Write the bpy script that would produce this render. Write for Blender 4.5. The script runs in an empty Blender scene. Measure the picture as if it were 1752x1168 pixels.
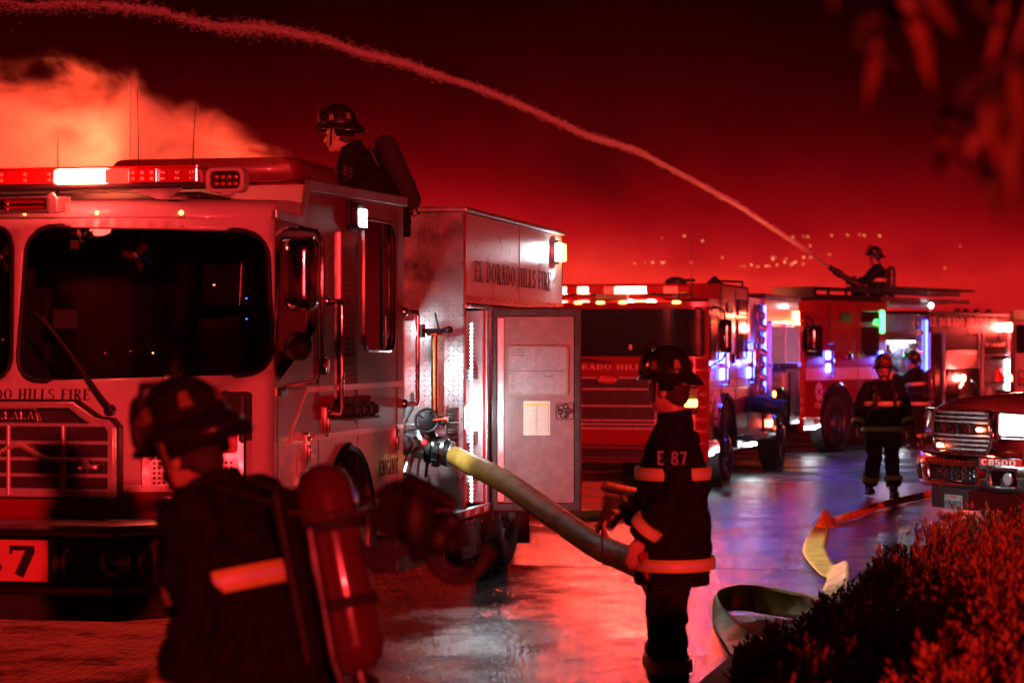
import bpy, math, random
from mathutils import Vector as V, Matrix, noise as mnoise
from mathutils.geometry import delaunay_2d_cdt
R = math.radians
sin, cos, pi = math.sin, math.cos, math.pi
random.seed(11)
S = bpy.context.scene
COL = S.collection

# ---------------------------------------------------------------- camera
cam_d = bpy.data.cameras.new('camera')
cam = bpy.data.objects.new('camera', cam_d)
COL.objects.link(cam)
cam.location = (0, 0, 1.85)
cam.rotation_euler = (R(90.152), 0, 0)
cam_d.lens = 85
cam_d.sensor_width = 36
cam_d.clip_start = 0.1
cam_d.clip_end = 3000
cam_d.dof.use_dof = True
cam_d.dof.focus_distance = 18.0
cam_d.dof.aperture_fstop = 3.0
S.camera = cam

# ---------------------------------------------------------------- exposure, sampling
S.view_settings.view_transform = 'Standard'
S.view_settings.look = 'None'
S.view_settings.exposure = 0.0
S.view_settings.gamma = 1.0
S.view_settings.use_curve_mapping = False
S.render.engine = 'CYCLES'
CY = S.cycles
CY.use_denoising = True
try:
    CY.denoiser = 'OPENIMAGEDENOISE'
    CY.denoising_input_passes = 'RGB_ALBEDO_NORMAL'
except Exception:
    pass
CY.max_bounces = 6
CY.diffuse_bounces = 2
CY.glossy_bounces = 3
CY.transmission_bounces = 4
CY.transparent_max_bounces = 12
CY.volume_bounces = 1
CY.volume_step_rate = 1.0
CY.volume_max_steps = 128
CY.sample_clamp_indirect = 4.0
CY.sample_clamp_direct = 0.0
CY.caustics_reflective = False
CY.caustics_refractive = False
CY.blur_glossy = 0.2

# ---------------------------------------------------------------- night sky with the red glow of the smoke
W = bpy.data.worlds.new('World')
S.world = W
W.use_nodes = True
nt = W.node_tree
for n in list(nt.nodes):
    nt.nodes.remove(n)
def wn(t, **k):
    n = nt.nodes.new(t)
    for a, b in k.items():
        setattr(n, a, b)
    return n
def wl(a, b):
    nt.links.new(a, b)
def wmath(op, a, b=None, c=None):
    n = wn('ShaderNodeMath', operation=op)
    for i, q in enumerate((a, b, c)):
        if q is None:
            continue
        if isinstance(q, (int, float)):
            n.inputs[i].default_value = q
        else:
            wl(q, n.inputs[i])
    return n.outputs[0]
tc = wn('ShaderNodeTexCoord')
sx = wn('ShaderNodeSeparateXYZ')
wl(tc.outputs['Generated'], sx.inputs[0])
nz1 = wn('ShaderNodeTexNoise')
nz1.inputs['Scale'].default_value = 10.0
nz1.inputs['Detail'].default_value = 4
nz1.inputs['Roughness'].default_value = 0.55
mp = wn('ShaderNodeMapping')
mp.inputs['Scale'].default_value = (1.0, 1.0, 1.5)
wl(tc.outputs['Generated'], mp.inputs[0])
wl(mp.outputs[0], nz1.inputs['Vector'])
nfac = wmath('SUBTRACT', nz1.outputs['Fac'], 0.5)
el = wmath('MULTIPLY_ADD', nfac, 0.024, sx.outputs['Z'])
# glow falls off exponentially with elevation
ex = wmath('MULTIPLY', wmath('SUBTRACT', el, 0.0295), -43.0)
gl = wmath('MINIMUM', wmath('EXPONENT', ex), 1.3)
gl = wmath('MULTIPLY', gl, wmath('MULTIPLY_ADD', nfac, 3.0, 1.0))
gl = wmath('MINIMUM', wmath('MULTIPLY_ADD', gl, 0.95, 0.0025), 0.95)
cmb = wn('ShaderNodeCombineColor')
azr = wn('ShaderNodeMapRange'); wl(sx.outputs['X'], azr.inputs[0]); azr.inputs[1].default_value = .02; azr.inputs[2].default_value = .30; azr.inputs[3].default_value = 1.0; azr.inputs[4].default_value = .35
gl = wmath('MULTIPLY', gl, azr.outputs[0])
# the glow comes from the lit smoke ahead and dies away towards the dark side behind
fwd = wn('ShaderNodeMapRange'); wl(sx.outputs['Y'], fwd.inputs[0]); fwd.inputs[1].default_value = -.2; fwd.inputs[2].default_value = .85; fwd.inputs[3].default_value = .07; fwd.inputs[4].default_value = 1.0
gl = wmath('MULTIPLY', gl, fwd.outputs[0])
wl(gl, cmb.inputs[0])
g2 = wmath('MULTIPLY', wmath('POWER', gl, 2.4), 0.035)
wl(g2, cmb.inputs[1])
wl(wmath('MULTIPLY', wmath('POWER', gl, 1.2), 0.018), cmb.inputs[2])
bg = wn('ShaderNodeBackground')
wl(cmb.outputs[0], bg.inputs['Color'])
bg.inputs['Strength'].default_value = 1.0
wo = wn('ShaderNodeOutputWorld')
wl(bg.outputs[0], wo.inputs['Surface'])

# low red light of the emergency vehicles standing behind the photographer
sun_d = bpy.data.lights.new('sun', 'SUN')
sun_d.energy = 2.9
sun_d.angle = R(0.9)
sun_d.color = (1.0, 0.030, 0.034)
sun = bpy.data.objects.new('sun', sun_d)
COL.objects.link(sun)
sun.rotation_euler = V((-0.24, 1.0, -0.064)).to_track_quat('-Z', 'Y').to_euler()

# ================================================================ helpers
def rot2(a):
    return Matrix.Rotation(a, 3, 'Z')
class G:
    """collects faces and links them as one mesh object"""
    def __init__(s):
        s.v, s.f, s.m, s.mi = [], [], [], 0
    def add(s, vs, fs):
        b = len(s.v)
        s.v += [tuple(p) for p in vs]
        for f in fs:
            s.f.append(tuple(i + b for i in f))
            s.m.append(s.mi)
        return s
    def box(s, x0, x1, y0, y1, z0, z1):
        return s.add([(x0,y0,z0),(x1,y0,z0),(x1,y1,z0),(x0,y1,z0),(x0,y0,z1),(x1,y0,z1),(x1,y1,z1),(x0,y1,z1)],
              [(0,3,2,1),(4,5,6,7),(0,1,5,4),(1,2,6,5),(2,3,7,6),(3,0,4,7)])
    def obox(s, c, sz, rot=None):
        M = rot if rot is not None else Matrix.Identity(3)
        a, b, d = sz[0]/2, sz[1]/2, sz[2]/2
        c = V(c)
        P = [c + M @ V(p) for p in ((-a,-b,-d),(a,-b,-d),(a,b,-d),(-a,b,-d),(-a,-b,d),(a,-b,d),(a,b,d),(-a,b,d))]
        return s.add(P, [(0,3,2,1),(4,5,6,7),(0,1,5,4),(1,2,6,5),(2,3,7,6),(3,0,4,7)])
    def rings(s, rg, closed_ring=True, caps=True, loop=False):
        n = len(rg[0])
        vs = [p for r in rg for p in r]
        fs = []
        k = len(rg)
        for i in range(k if loop else k - 1):
            j = (i + 1) % k
            for q in range(n if closed_ring else n - 1):
                w = (q + 1) % n
                fs.append((i*n+q, i*n+w, j*n+w, j*n+q))
        if caps and not loop and closed_ring:
            fs.append(tuple(range(n))[::-1])
            fs.append(tuple((k-1)*n + i for i in range(n)))
        return s.add(vs, fs)
    def tube(s, pts, r, seg=8, loop=False, caps=True, flat=1.0):
        P = [V(p) for p in pts]
        n = len(P)
        rr_ = r if isinstance(r, (list, tuple)) else [r]*n
        rg = []
        up = None
        for i in range(n):
            if loop:
                t = P[(i+1) % n] - P[i-1]
            else:
                t = P[min(i+1, n-1)] - P[max(i-1, 0)]
            if t.length < 1e-9:
                t = V((0,0,1))
            t.normalize()
            if up is None:
                up = V((0,0,1)) if abs(t.z) < 0.9 else V((1,0,0))
            a = up - t*up.dot(t)
            if a.length < 1e-6:
                a = V((1,0,0)) - t*t.x
            a.normalize()
            b = t.cross(a)
            up = a
            rg.append([P[i] + (a*cos(2*pi*k/seg)*flat + b*sin(2*pi*k/seg))*rr_[i] for k in range(seg)])
        return s.rings(rg, True, caps, loop)
    def cyl(s, p0, p1, r0, r1=None, seg=16):
        return s.tube([p0, p1], [r0, r0 if r1 is None else r1], seg)
    def caps(s, p0, p1, r0, r1=None, seg=10):
        r1 = r0 if r1 is None else r1
        p0, p1 = V(p0), V(p1)
        d = p1 - p0
        if d.length < 1e-6:
            return s.ell(p0, r0, r0, r0)
        d.normalize()
        pts = [p0 - d*r0*.98, p0 - d*r0*.8, p0 - d*r0*.4, p0, p1, p1 + d*r1*.4, p1 + d*r1*.8, p1 + d*r1*.98]
        rr_ = [r0*.12, r0*.6, r0*.917, r0, r1, r1*.917, r1*.6, r1*.12]
        return s.tube(pts, rr_, seg)
    def ell(s, c, rx, ry, rz, seg=14, rg=8, rot=None):
        c = V(c)
        M = rot if rot is not None else Matrix.Identity(3)
        L = []
        for i in range(1, rg):
            a = pi*i/rg - pi/2
            L.append([c + M @ V((rx*cos(a)*cos(2*pi*k/seg), ry*cos(a)*sin(2*pi*k/seg), rz*sin(a))) for k in range(seg)])
        return s.rings(L)
    def lathe(s, c, axis, prof, seg=24, caps=True):
        ax = V(axis).normalized()
        q = ax.to_track_quat('Z', 'Y').to_matrix()
        c = V(c)
        return s.rings([[c + q @ V((r*cos(2*pi*k/seg), r*sin(2*pi*k/seg), h)) for k in range(seg)] for r, h in prof], True, caps)
    def torus(s, c, axis, Rr, r, seg=28, sg=8, a0=0, a1=2*pi):
        q = V(axis).normalized().to_track_quat('Z', 'Y').to_matrix()
        c = V(c)
        full = abs(a1 - a0 - 2*pi) < 1e-6
        n = seg if full else seg + 1
        pts = [c + q @ V((Rr*cos(a0+(a1-a0)*i/seg), Rr*sin(a0+(a1-a0)*i/seg), 0)) for i in range(n)]
        return s.tube(pts, r, sg, loop=full)
    def prism(s, poly, fn, w0, w1):
        n = len(poly)
        vs = [fn(u, v, w0) for u, v in poly] + [fn(u, v, w1) for u, v in poly]
        fs = [tuple(range(n))[::-1], tuple(range(n, 2*n))]
        for i in range(n):
            j = (i+1) % n
            fs.append((i, j, n+j, n+i))
        return s.add(vs, fs)
    def sheet(s, outer, holes, fn, step=0.1):
        """flat outline with holes, meshed finely enough to be curved by fn"""
        pts, edges = [], []
        def loop(pl):
            q = []
            for i, p in enumerate(pl):
                a, b = V(p), V(pl[(i+1) % len(pl)])
                k = max(1, int((b-a).length/step))
                q += [a.lerp(b, j/k) for j in range(k)]
            b0 = len(pts)
            pts.extend(q)
            edges.extend([(b0+i, b0+(i+1) % len(q)) for i in range(len(q))])
        loop(outer)
        for h in holes:
            loop(h)
        us = [p[0] for p in outer]
        vs_ = [p[1] for p in outer]
        def inside(p, pl):
            c = False
            j = len(pl)-1
            for i in range(len(pl)):
                if (pl[i][1] > p[1]) != (pl[j][1] > p[1]) and p[0] < (pl[j][0]-pl[i][0])*(p[1]-pl[i][1])/(pl[j][1]-pl[i][1]) + pl[i][0]:
                    c = not c
                j = i
            return c
        a = min(us) + step*.5
        while a < max(us):
            b = min(vs_) + step*.5
            while b < max(vs_):
                if inside((a, b), outer) and not any(inside((a, b), h) for h in holes):
                    pts.append(V((a + random.uniform(-.004, .004), b + random.uniform(-.004, .004))))
                b += step
            a += step
        vo, eo, fo, *_ = delaunay_2d_cdt([V((p[0], p[1])) for p in pts], edges, [], 0, 1e-5)
        keep = []
        for f in fo:
            cx = sum(vo[i][0] for i in f)/len(f)
            cy = sum(vo[i][1] for i in f)/len(f)
            if inside((cx, cy), outer) and not any(inside((cx, cy), h) for h in holes):
                keep.append(tuple(f))
        return s.add([fn(p[0], p[1]) for p in vo], keep)
SX = lambda u, v, w: (w, u, v)      # outline in the side plane (y, z), depth along x
SY = lambda u, v, w: (u, w, v)      # outline in the front plane (x, z), depth along y
SZ = lambda u, v, w: (u, v, w)
def rr(x0, x1, z0, z1, r, n=4):
    P = []
    for cx, cz, a in ((x1-r, z1-r, 0), (x0+r, z1-r, 90), (x0+r, z0+r, 180), (x1-r, z0+r, 270)):
        for i in range(n+1):
            t = R(a + 90*i/n)
            P.append((cx + r*cos(t), cz + r*sin(t)))
    return P
def roundpoly(P, r, n=4):
    out = []
    for i, p in enumerate(P):
        p = V(p); a = V(P[i-1]) - p; b = V(P[(i+1) % len(P)]) - p
        d = min(r, a.length*.45, b.length*.45)
        a = p + a.normalized()*d; b = p + b.normalized()*d
        for k in range(n+1):
            t = k/n
            out.append(tuple((a*(1-t)**2 + p*2*t*(1-t) + b*t*t)[:2]))
    return out
def part(name, g, mat, parent=None, smooth=True, bevel=0, label=None, kind=None, solid=0, loc=None, angle=38):
    me = bpy.data.meshes.new(name)
    me.from_pydata(g.v, [], g.f)
    mats = mat if isinstance(mat, (list, tuple)) else [mat]
    for q in mats:
        me.materials.append(q)
    if len(mats) > 1:
        me.polygons.foreach_set('material_index', g.m)
    me.update()
    if smooth:
        me.shade_smooth()
        me.set_sharp_from_angle(angle=R(angle))
    o = bpy.data.objects.new(name, me)
    COL.objects.link(o)
    if parent is not None:
        o.parent = parent
    if loc is not None:
        o.location = loc
    if solid:
        md = o.modifiers.new('thick', 'SOLIDIFY'); md.thickness = abs(solid); md.offset = 1 if solid > 0 else -1
    if bevel:
        md = o.modifiers.new('bevel', 'BEVEL'); md.width = bevel; md.segments = 2; md.limit_method = 'ANGLE'; md.angle_limit = R(40); md.harden_normals = False
    if label: o['label'] = label
    if kind: o['kind'] = kind
    return o
def thing(name, label, cat, loc=(0,0,0), rz=0, group=None):
    o = bpy.data.objects.new(name, None)
    COL.objects.link(o)
    o.location = loc; o.rotation_euler = (0, 0, rz)
    o.empty_display_size = .2
    o['label'] = label; o['category'] = cat
    if group: o['group'] = group
    return o
def tag(o, label, cat, group=None, kind=None):
    o['label'] = label; o['category'] = cat
    if group: o['group'] = group
    if kind: o['kind'] = kind
    return o
def share(o, name, parent, loc=None):
    c = o.copy(); c.name = name; COL.objects.link(c); c.parent = parent
    if loc is not None: c.location = loc
    return c
def copy_tree(o, parent=None):
    c = o.copy(); COL.objects.link(c)
    if parent is not None: c.parent = parent
    for ch in list(o.children): copy_tree(ch, c)
    return c

# ================================================================ materials
def mat_new(name):
    m = bpy.data.materials.new(name); m.use_nodes = True
    t = m.node_tree
    return m, t, t.nodes['Principled BSDF'], t.nodes['Material Output']
def nmath(t, op, a, b=None, c=None):
    n = t.nodes.new('ShaderNodeMath'); n.operation = op
    for i, q in enumerate((a, b, c)):
        if q is None: continue
        if isinstance(q, (int, float)): n.inputs[i].default_value = q
        else: t.links.new(q, n.inputs[i])
    return n.outputs[0]
def nnoise(t, scale, detail=4, rough=.55, vec=None, dist=0):
    n = t.nodes.new('ShaderNodeTexNoise')
    n.inputs['Scale'].default_value = scale; n.inputs['Detail'].default_value = detail
    n.inputs['Roughness'].default_value = rough; n.inputs['Distortion'].default_value = dist
    if vec is None:
        c = t.nodes.new('ShaderNodeTexCoord'); vec = c.outputs['Object']
    t.links.new(vec, n.inputs['Vector'])
    return n.outputs['Fac']
def nmix(t, f, a, b):
    n = t.nodes.new('ShaderNodeMix'); n.data_type = 'RGBA'
    if isinstance(f, (int, float)): n.inputs[0].default_value = f
    else: t.links.new(f, n.inputs[0])
    for i, q in ((6, a), (7, b)):
        if isinstance(q, (tuple, list)): n.inputs[i].default_value = (*q[:3], 1)
        else: t.links.new(q, n.inputs[i])
    return n.outputs[2]
def nramp(t, f, a, b, lo=0., hi=1.):
    n = t.nodes.new('ShaderNodeMapRange')
    t.links.new(f, n.inputs[0])
    n.inputs[1].default_value = a; n.inputs[2].default_value = b; n.inputs[3].default_value = lo; n.inputs[4].default_value = hi
    return n.outputs[0]
def nbump(t, h, strength, dist, bs):
    n = t.nodes.new('ShaderNodeBump'); n.inputs['Strength'].default_value = strength; n.inputs['Distance'].default_value = dist
    t.links.new(h, n.inputs['Height']); t.links.new(n.outputs[0], bs.inputs['Normal'])
def mat(name, col, rough=.5, metal=0, coat=0, dirt=.0, dirtcol=(.05,.045,.04), dscale=3, bump=0, bscale=60, rvar=.1, spec=.5, sheen=0):
    m, t, b, o = mat_new(name)
    b.inputs['Base Color'].default_value = (*col, 1)
    b.inputs['Metallic'].default_value = metal
    b.inputs['Roughness'].default_value = rough
    b.inputs['Specular IOR Level'].default_value = spec
    if coat:
        b.inputs['Coat Weight'].default_value = coat; b.inputs['Coat Roughness'].default_value = .06
    if sheen:
        b.inputs['Sheen Weight'].default_value = sheen
    f = nnoise(t, dscale, 5, .62)
    if rvar:
        t.links.new(nramp(t, f, .3, .7, max(.02, rough-rvar), min(1, rough+rvar)), b.inputs['Roughness'])
    if dirt:
        f2 = nnoise(t, dscale*2.3, 6, .7)
        t.links.new(nmix(t, nmath(t, 'MULTIPLY', nramp(t, f2, .42, .75), dirt), col, dirtcol), b.inputs['Base Color'])
    if bump:
        nbump(t, nnoise(t, bscale, 5, .6), bump, .01, b)
    return m
def emat(name, col, strength):
    m, t, b, o = mat_new(name)
    b.inputs['Base Color'].default_value = (*[min(1, c) for c in col], 1)
    b.inputs['Emission Color'].default_value = (*col, 1)
    b.inputs['Emission Strength'].default_value = strength
    b.inputs['Roughness'].default_value = .3
    return m
M = {}
M['white'] = mat('white_paint', (.63,.61,.60), .30, coat=.2, spec=.4, dirt=.12, dirtcol=(.4,.36,.32), rvar=.05)
M['red'] = mat('red_paint', (.31,.008,.008), .2, coat=.8, dirt=.2, dirtcol=(.12,.01,.01), rvar=.06)
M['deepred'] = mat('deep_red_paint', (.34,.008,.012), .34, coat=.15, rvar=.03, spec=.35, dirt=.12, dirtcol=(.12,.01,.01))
M['grey'] = mat('shaded_maroon_paint', (.19,.035,.04), .34, coat=.1, rvar=.03, spec=.35, dirt=.12, dirtcol=(.06,.05,.05))  # shade on the white upper cab side put into a darker maroon colour
M['black'] = mat('black_paint', (.012,.012,.014), .3, coat=.5, dirt=.3)
M['plastic'] = mat('black_plastic', (.018,.018,.02), .5, bump=.2, bscale=90)
M['rubber'] = mat('rubber', (.022,.021,.021), .65, dirt=.6, dirtcol=(.09,.08,.07), bump=.25, bscale=40)
M['chrome'] = mat('chrome', (.82,.82,.84), .13, 1, dirt=.25, dirtcol=(.35,.33,.32), rvar=.07, dscale=9)
M['plate'] = mat('red_plate_sheet', (.80,.20,.16), .5, bump=.5, bscale=160)
M['tan'] = mat('tan_trim', (.22,.19,.13), .6)
M['bright'] = mat('bright_trim', (.72,.72,.74), .28, .35, dirt=.25, dirtcol=(.35,.33,.32), dscale=9)
M['steel'] = mat('brushed_steel', (.5,.5,.52), .34, 1, dirt=.4, dirtcol=(.2,.19,.18), dscale=8)
M['alu'] = mat('aluminium', (.62,.63,.65), .42, .85, dirt=.5, dirtcol=(.25,.24,.22), dscale=5, rvar=.15)
M['darksteel'] = mat('dark_steel', (.06,.06,.065), .5, .6, dirt=.6, dirtcol=(.03,.028,.025))
M['brass'] = mat('brass', (.65,.45,.15), .3, 1)
M['panelwhite'] = mat('door_liner', (.13,.14,.135), .38, .15, dirt=.55, dirtcol=(.26,.25,.24), dscale=4, bump=.05, bscale=20)
M['board'] = mat('whiteboard', (.25,.26,.26), .25, dirt=.4, dirtcol=(.45,.45,.46), dscale=12)
M['paper'] = mat('paper', (.6,.56,.45), .7, dirt=.3, dirtcol=(.5,.48,.42), dscale=20)
M['ink'] = mat('black_ink', (.02,.015,.015), .5)
M['letterred'] = mat('dark_lettering', (.05,.006,.008), .45)
M['lettergold'] = mat('pale_lettering', (.95,.82,.62), .35, .2)
M['letterwhite'] = mat('white_lettering', (.8,.8,.78), .4)
M['stripe'] = mat('reflective_tape', (.85,.83,.8), .35, 0, dirt=.15, bump=.1, bscale=200)
M['lens_red'] = mat('red_lens', (.55,.02,.02), .12, coat=1, rvar=.04)
M['lens_clear'] = mat('clear_lens', (.55,.56,.58), .15, .5, coat=1)
M['leather'] = mat('seat_vinyl', (.05,.045,.045), .6, bump=.2, bscale=30)
M['yellowgear'] = mat('yellow_gear', (.55,.48,.06), .6, dirt=.4)
M['blackhelmet'] = mat('black_helmet', (.014,.013,.014), .28, coat=.6, dirt=.6, dirtcol=(.05,.045,.04), dscale=14, bump=.12, bscale=40)
M['trim'] = mat('worn_trim', (.26,.16,.07), .45)
M['sleeveink'] = mat('sleeve_print', (.34,.31,.29), .6)
M['coat'] = mat('turnout_cloth', (.009,.008,.010), .88, dirt=.7, dirtcol=(.026,.020,.018), dscale=9, bump=.5, bscale=120, rvar=.05, spec=.12)
M['trouser'] = mat('trouser_cloth', (.012,.010,.010), .9, dirt=.7, dirtcol=(.04,.03,.026), dscale=8, bump=.5, bscale=110, rvar=.05, spec=.12)
M['tapeyellow'] = mat('lime_tape', (.75,.72,.14), .55, dirt=.4, dirtcol=(.35,.3,.1), dscale=25, bump=.2, bscale=200)
M['tapesilver'] = mat('silver_tape', (.8,.78,.74), .4, dirt=.35, dirtcol=(.4,.36,.3), dscale=25)
M['skin'] = mat('skin', (.55,.30,.21), .5, bump=.1, bscale=90)
M['hair'] = mat('hair', (.05,.028,.016), .6, bump=.6, bscale=150)
M['glove'] = mat('glove', (.05,.035,.025), .75, bump=.4, bscale=80)
M['boot'] = mat('boot_leather', (.015,.014,.014), .3, bump=.2, bscale=60)
M['tank'] = mat('tank_composite', (.11,.03,.03), .24, coat=.7, dirt=.5, dirtcol=(.07,.02,.02), dscale=6)
M['tankgrey'] = mat('tank_grey', (.10,.09,.09), .35, coat=.3, dirt=.5)
M['strap'] = mat('strap_web', (.02,.02,.02), .8, bump=.4, bscale=160)
M['concrete'] = mat('concrete', (.13,.12,.11), .75, dirt=.7, dirtcol=(.12,.11,.10), dscale=3, bump=.5, bscale=45)
M['soil'] = mat('soil', (.06,.045,.035), .95, dirt=.8, dirtcol=(.02,.015,.012), dscale=4, bump=1, bscale=14)
M['tar'] = mat('tar', (.006,.006,.006), .9, spec=.05)
M['bone'] = mat('bone_plastic', (.6,.58,.42), .5, dirt=.3)
M['orangecone'] = mat('red_enamel', (.6,.03,.01), .3)
M['bark'] = mat('bark', (.07,.05,.04), .9, bump=.8, bscale=20)
def glass(name, tint, fac=.06):
    m, t, b, o = mat_new(name)
    t.nodes.remove(b)
    tr = t.nodes.new('ShaderNodeBsdfTransparent'); tr.inputs[0].default_value = (*tint, 1)
    gl_ = t.nodes.new('ShaderNodeBsdfGlossy'); gl_.inputs['Roughness'].default_value = .04
    lw = t.nodes.new('ShaderNodeFresnel'); lw.inputs[0].default_value = 1.5
    mx = t.nodes.new('ShaderNodeMixShader')
    t.links.new(nmath(t, 'MULTIPLY_ADD', lw.outputs[0], 1.2, fac), mx.inputs[0])
    t.links.new(tr.outputs[0], mx.inputs[1]); t.links.new(gl_.outputs[0], mx.inputs[2])
    t.links.new(mx.outputs[0], o.inputs[0])
    return m
M['glass'] = glass('windscreen_glass', (.42,.44,.43), .01)
M['darkglass'] = mat('tinted_glass', (.006,.006,.007), .06, coat=0, rvar=.02, spec=.6)
# hillside, diamond plate and grille mesh are relief in the material
def treadplate(name, col=(.6,.61,.63), sc=26., rough=.33):
    m, t, b, o = mat_new(name)
    b.inputs['Base Color'].default_value = (*col, 1); b.inputs['Metallic'].default_value = .9
    c = t.nodes.new('ShaderNodeTexCoord')
    s_ = t.nodes.new('ShaderNodeSeparateXYZ'); t.links.new(c.outputs['Object'], s_.inputs[0])
    u = nmath(t, 'MULTIPLY', nmath(t, 'ADD', s_.outputs[0], s_.outputs[1]), sc)
    v = nmath(t, 'MULTIPLY', s_.outputs[2], sc)
    par = nmath(t, 'PINGPONG', nmath(t, 'ADD', nmath(t, 'FLOOR', u), nmath(t, 'FLOOR', v)), 1.0)
    lu = nmath(t, 'SUBTRACT', nmath(t, 'FRACT', u), .5); lv = nmath(t, 'SUBTRACT', nmath(t, 'FRACT', v), .5)
    a = nmath(t, 'ABSOLUTE', nmath(t, 'ADD', lu, lv)); d = nmath(t, 'ABSOLUTE', nmath(t, 'SUBTRACT', lu, lv))
    p1 = nmath(t, 'ADD', nmath(t, 'MULTIPLY', a, 5.2), nmath(t, 'MULTIPLY', d, 1.25))
    p2 = nmath(t, 'ADD', nmath(t, 'MULTIPLY', d, 5.2), nmath(t, 'MULTIPLY', a, 1.25))
    mixv = nmath(t, 'ADD', nmath(t, 'MULTIPLY', p1, par), nmath(t, 'MULTIPLY', p2, nmath(t, 'SUBTRACT', 1.0, par)))
    h = nramp(t, mixv, .55, 1.0, 1.0, 0.0)
    n = nnoise(t, 5, 5, .65)
    t.links.new(nramp(t, n, .3, .7, rough-.1, rough+.18), b.inputs['Roughness'])
    t.links.new(nmix(t, nramp(t, nnoise(t, 3.5, 6, .7), .4, .75, 0, .6), col, (.22,.21,.19)), b.inputs['Base Color'])
    nbump(t, h, .9, .004, b)
    return m
M['tread'] = treadplate('diamond_plate')
M['tread_far'] = treadplate('diamond_plate_coarse', sc=14., rough=.4)
def meshmat(name, sc=70.):
    m, t, b, o = mat_new(name)
    b.inputs['Metallic'].default_value = .7; b.inputs['Roughness'].default_value = .45
    c = t.nodes.new('ShaderNodeTexCoord')
    vo = t.nodes.new('ShaderNodeTexVoronoi'); vo.inputs['Scale'].default_value = sc; vo.inputs['Randomness'].default_value = .1
    t.links.new(c.outputs['Object'], vo.inputs['Vector'])
    f = nramp(t, vo.outputs['Distance'], .35, .5)
    t.links.new(nmix(t, f, (.012,.012,.012), (.12,.11,.10)), b.inputs['Base Color'])
    return m
M['mesh'] = meshmat('grille_mesh')
def shutter(name, col, sc=26.):
    m, t, b, o = mat_new(name)
    b.inputs['Base Color'].default_value = (*col, 1); b.inputs['Metallic'].default_value = .8; b.inputs['Roughness'].default_value = .38
    c = t.nodes.new('ShaderNodeTexCoord'); s_ = t.nodes.new('ShaderNodeSeparateXYZ'); t.links.new(c.outputs['Object'], s_.inputs[0])
    h = nmath(t, 'ABSOLUTE', nmath(t, 'SINE', nmath(t, 'MULTIPLY', s_.outputs[2], sc*pi)))
    nbump(t, h, .8, .01, b)
    return m
# emitters
E = {}
E['redhot'] = emat('red_beacon_lit', (1, .13, .06), 80)
E['redmid'] = emat('red_lamp_lit', (1, .10, .05), 26)
E['redsoft'] = emat('red_lamp_dim', (1, .035, .02), 2.0)
E['white'] = emat('white_flood_lit', (.86, .96, 1), 22)
E['whitemid'] = emat('white_lamp_lit', (.86, .96, 1), 28)
E['led'] = emat('led_bead_lit', (.8, .95, 1), 45)
E['amber'] = emat('amber_marker_lit', (1, .42, .05), 14)
E['blue'] = emat('blue_lamp_lit', (.06, .10, 1), 26)
E['bluesoft'] = emat('blue_strip_lit', (.05, .10, 1), 14)
E['green'] = emat('green_lamp_lit', (.05, 1, .16), 8)
E['head'] = emat('headlight_lit', (.92, .97, 1), 8)
E['flood'] = emat('rear_flood_lit', (.86, .96, 1), 170)
E['town'] = emat('town_lamp_lit', (1, .55, .18), 3.6)
E['townw'] = emat('town_lamp_dim', (1, .5, .2), 3)

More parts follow.
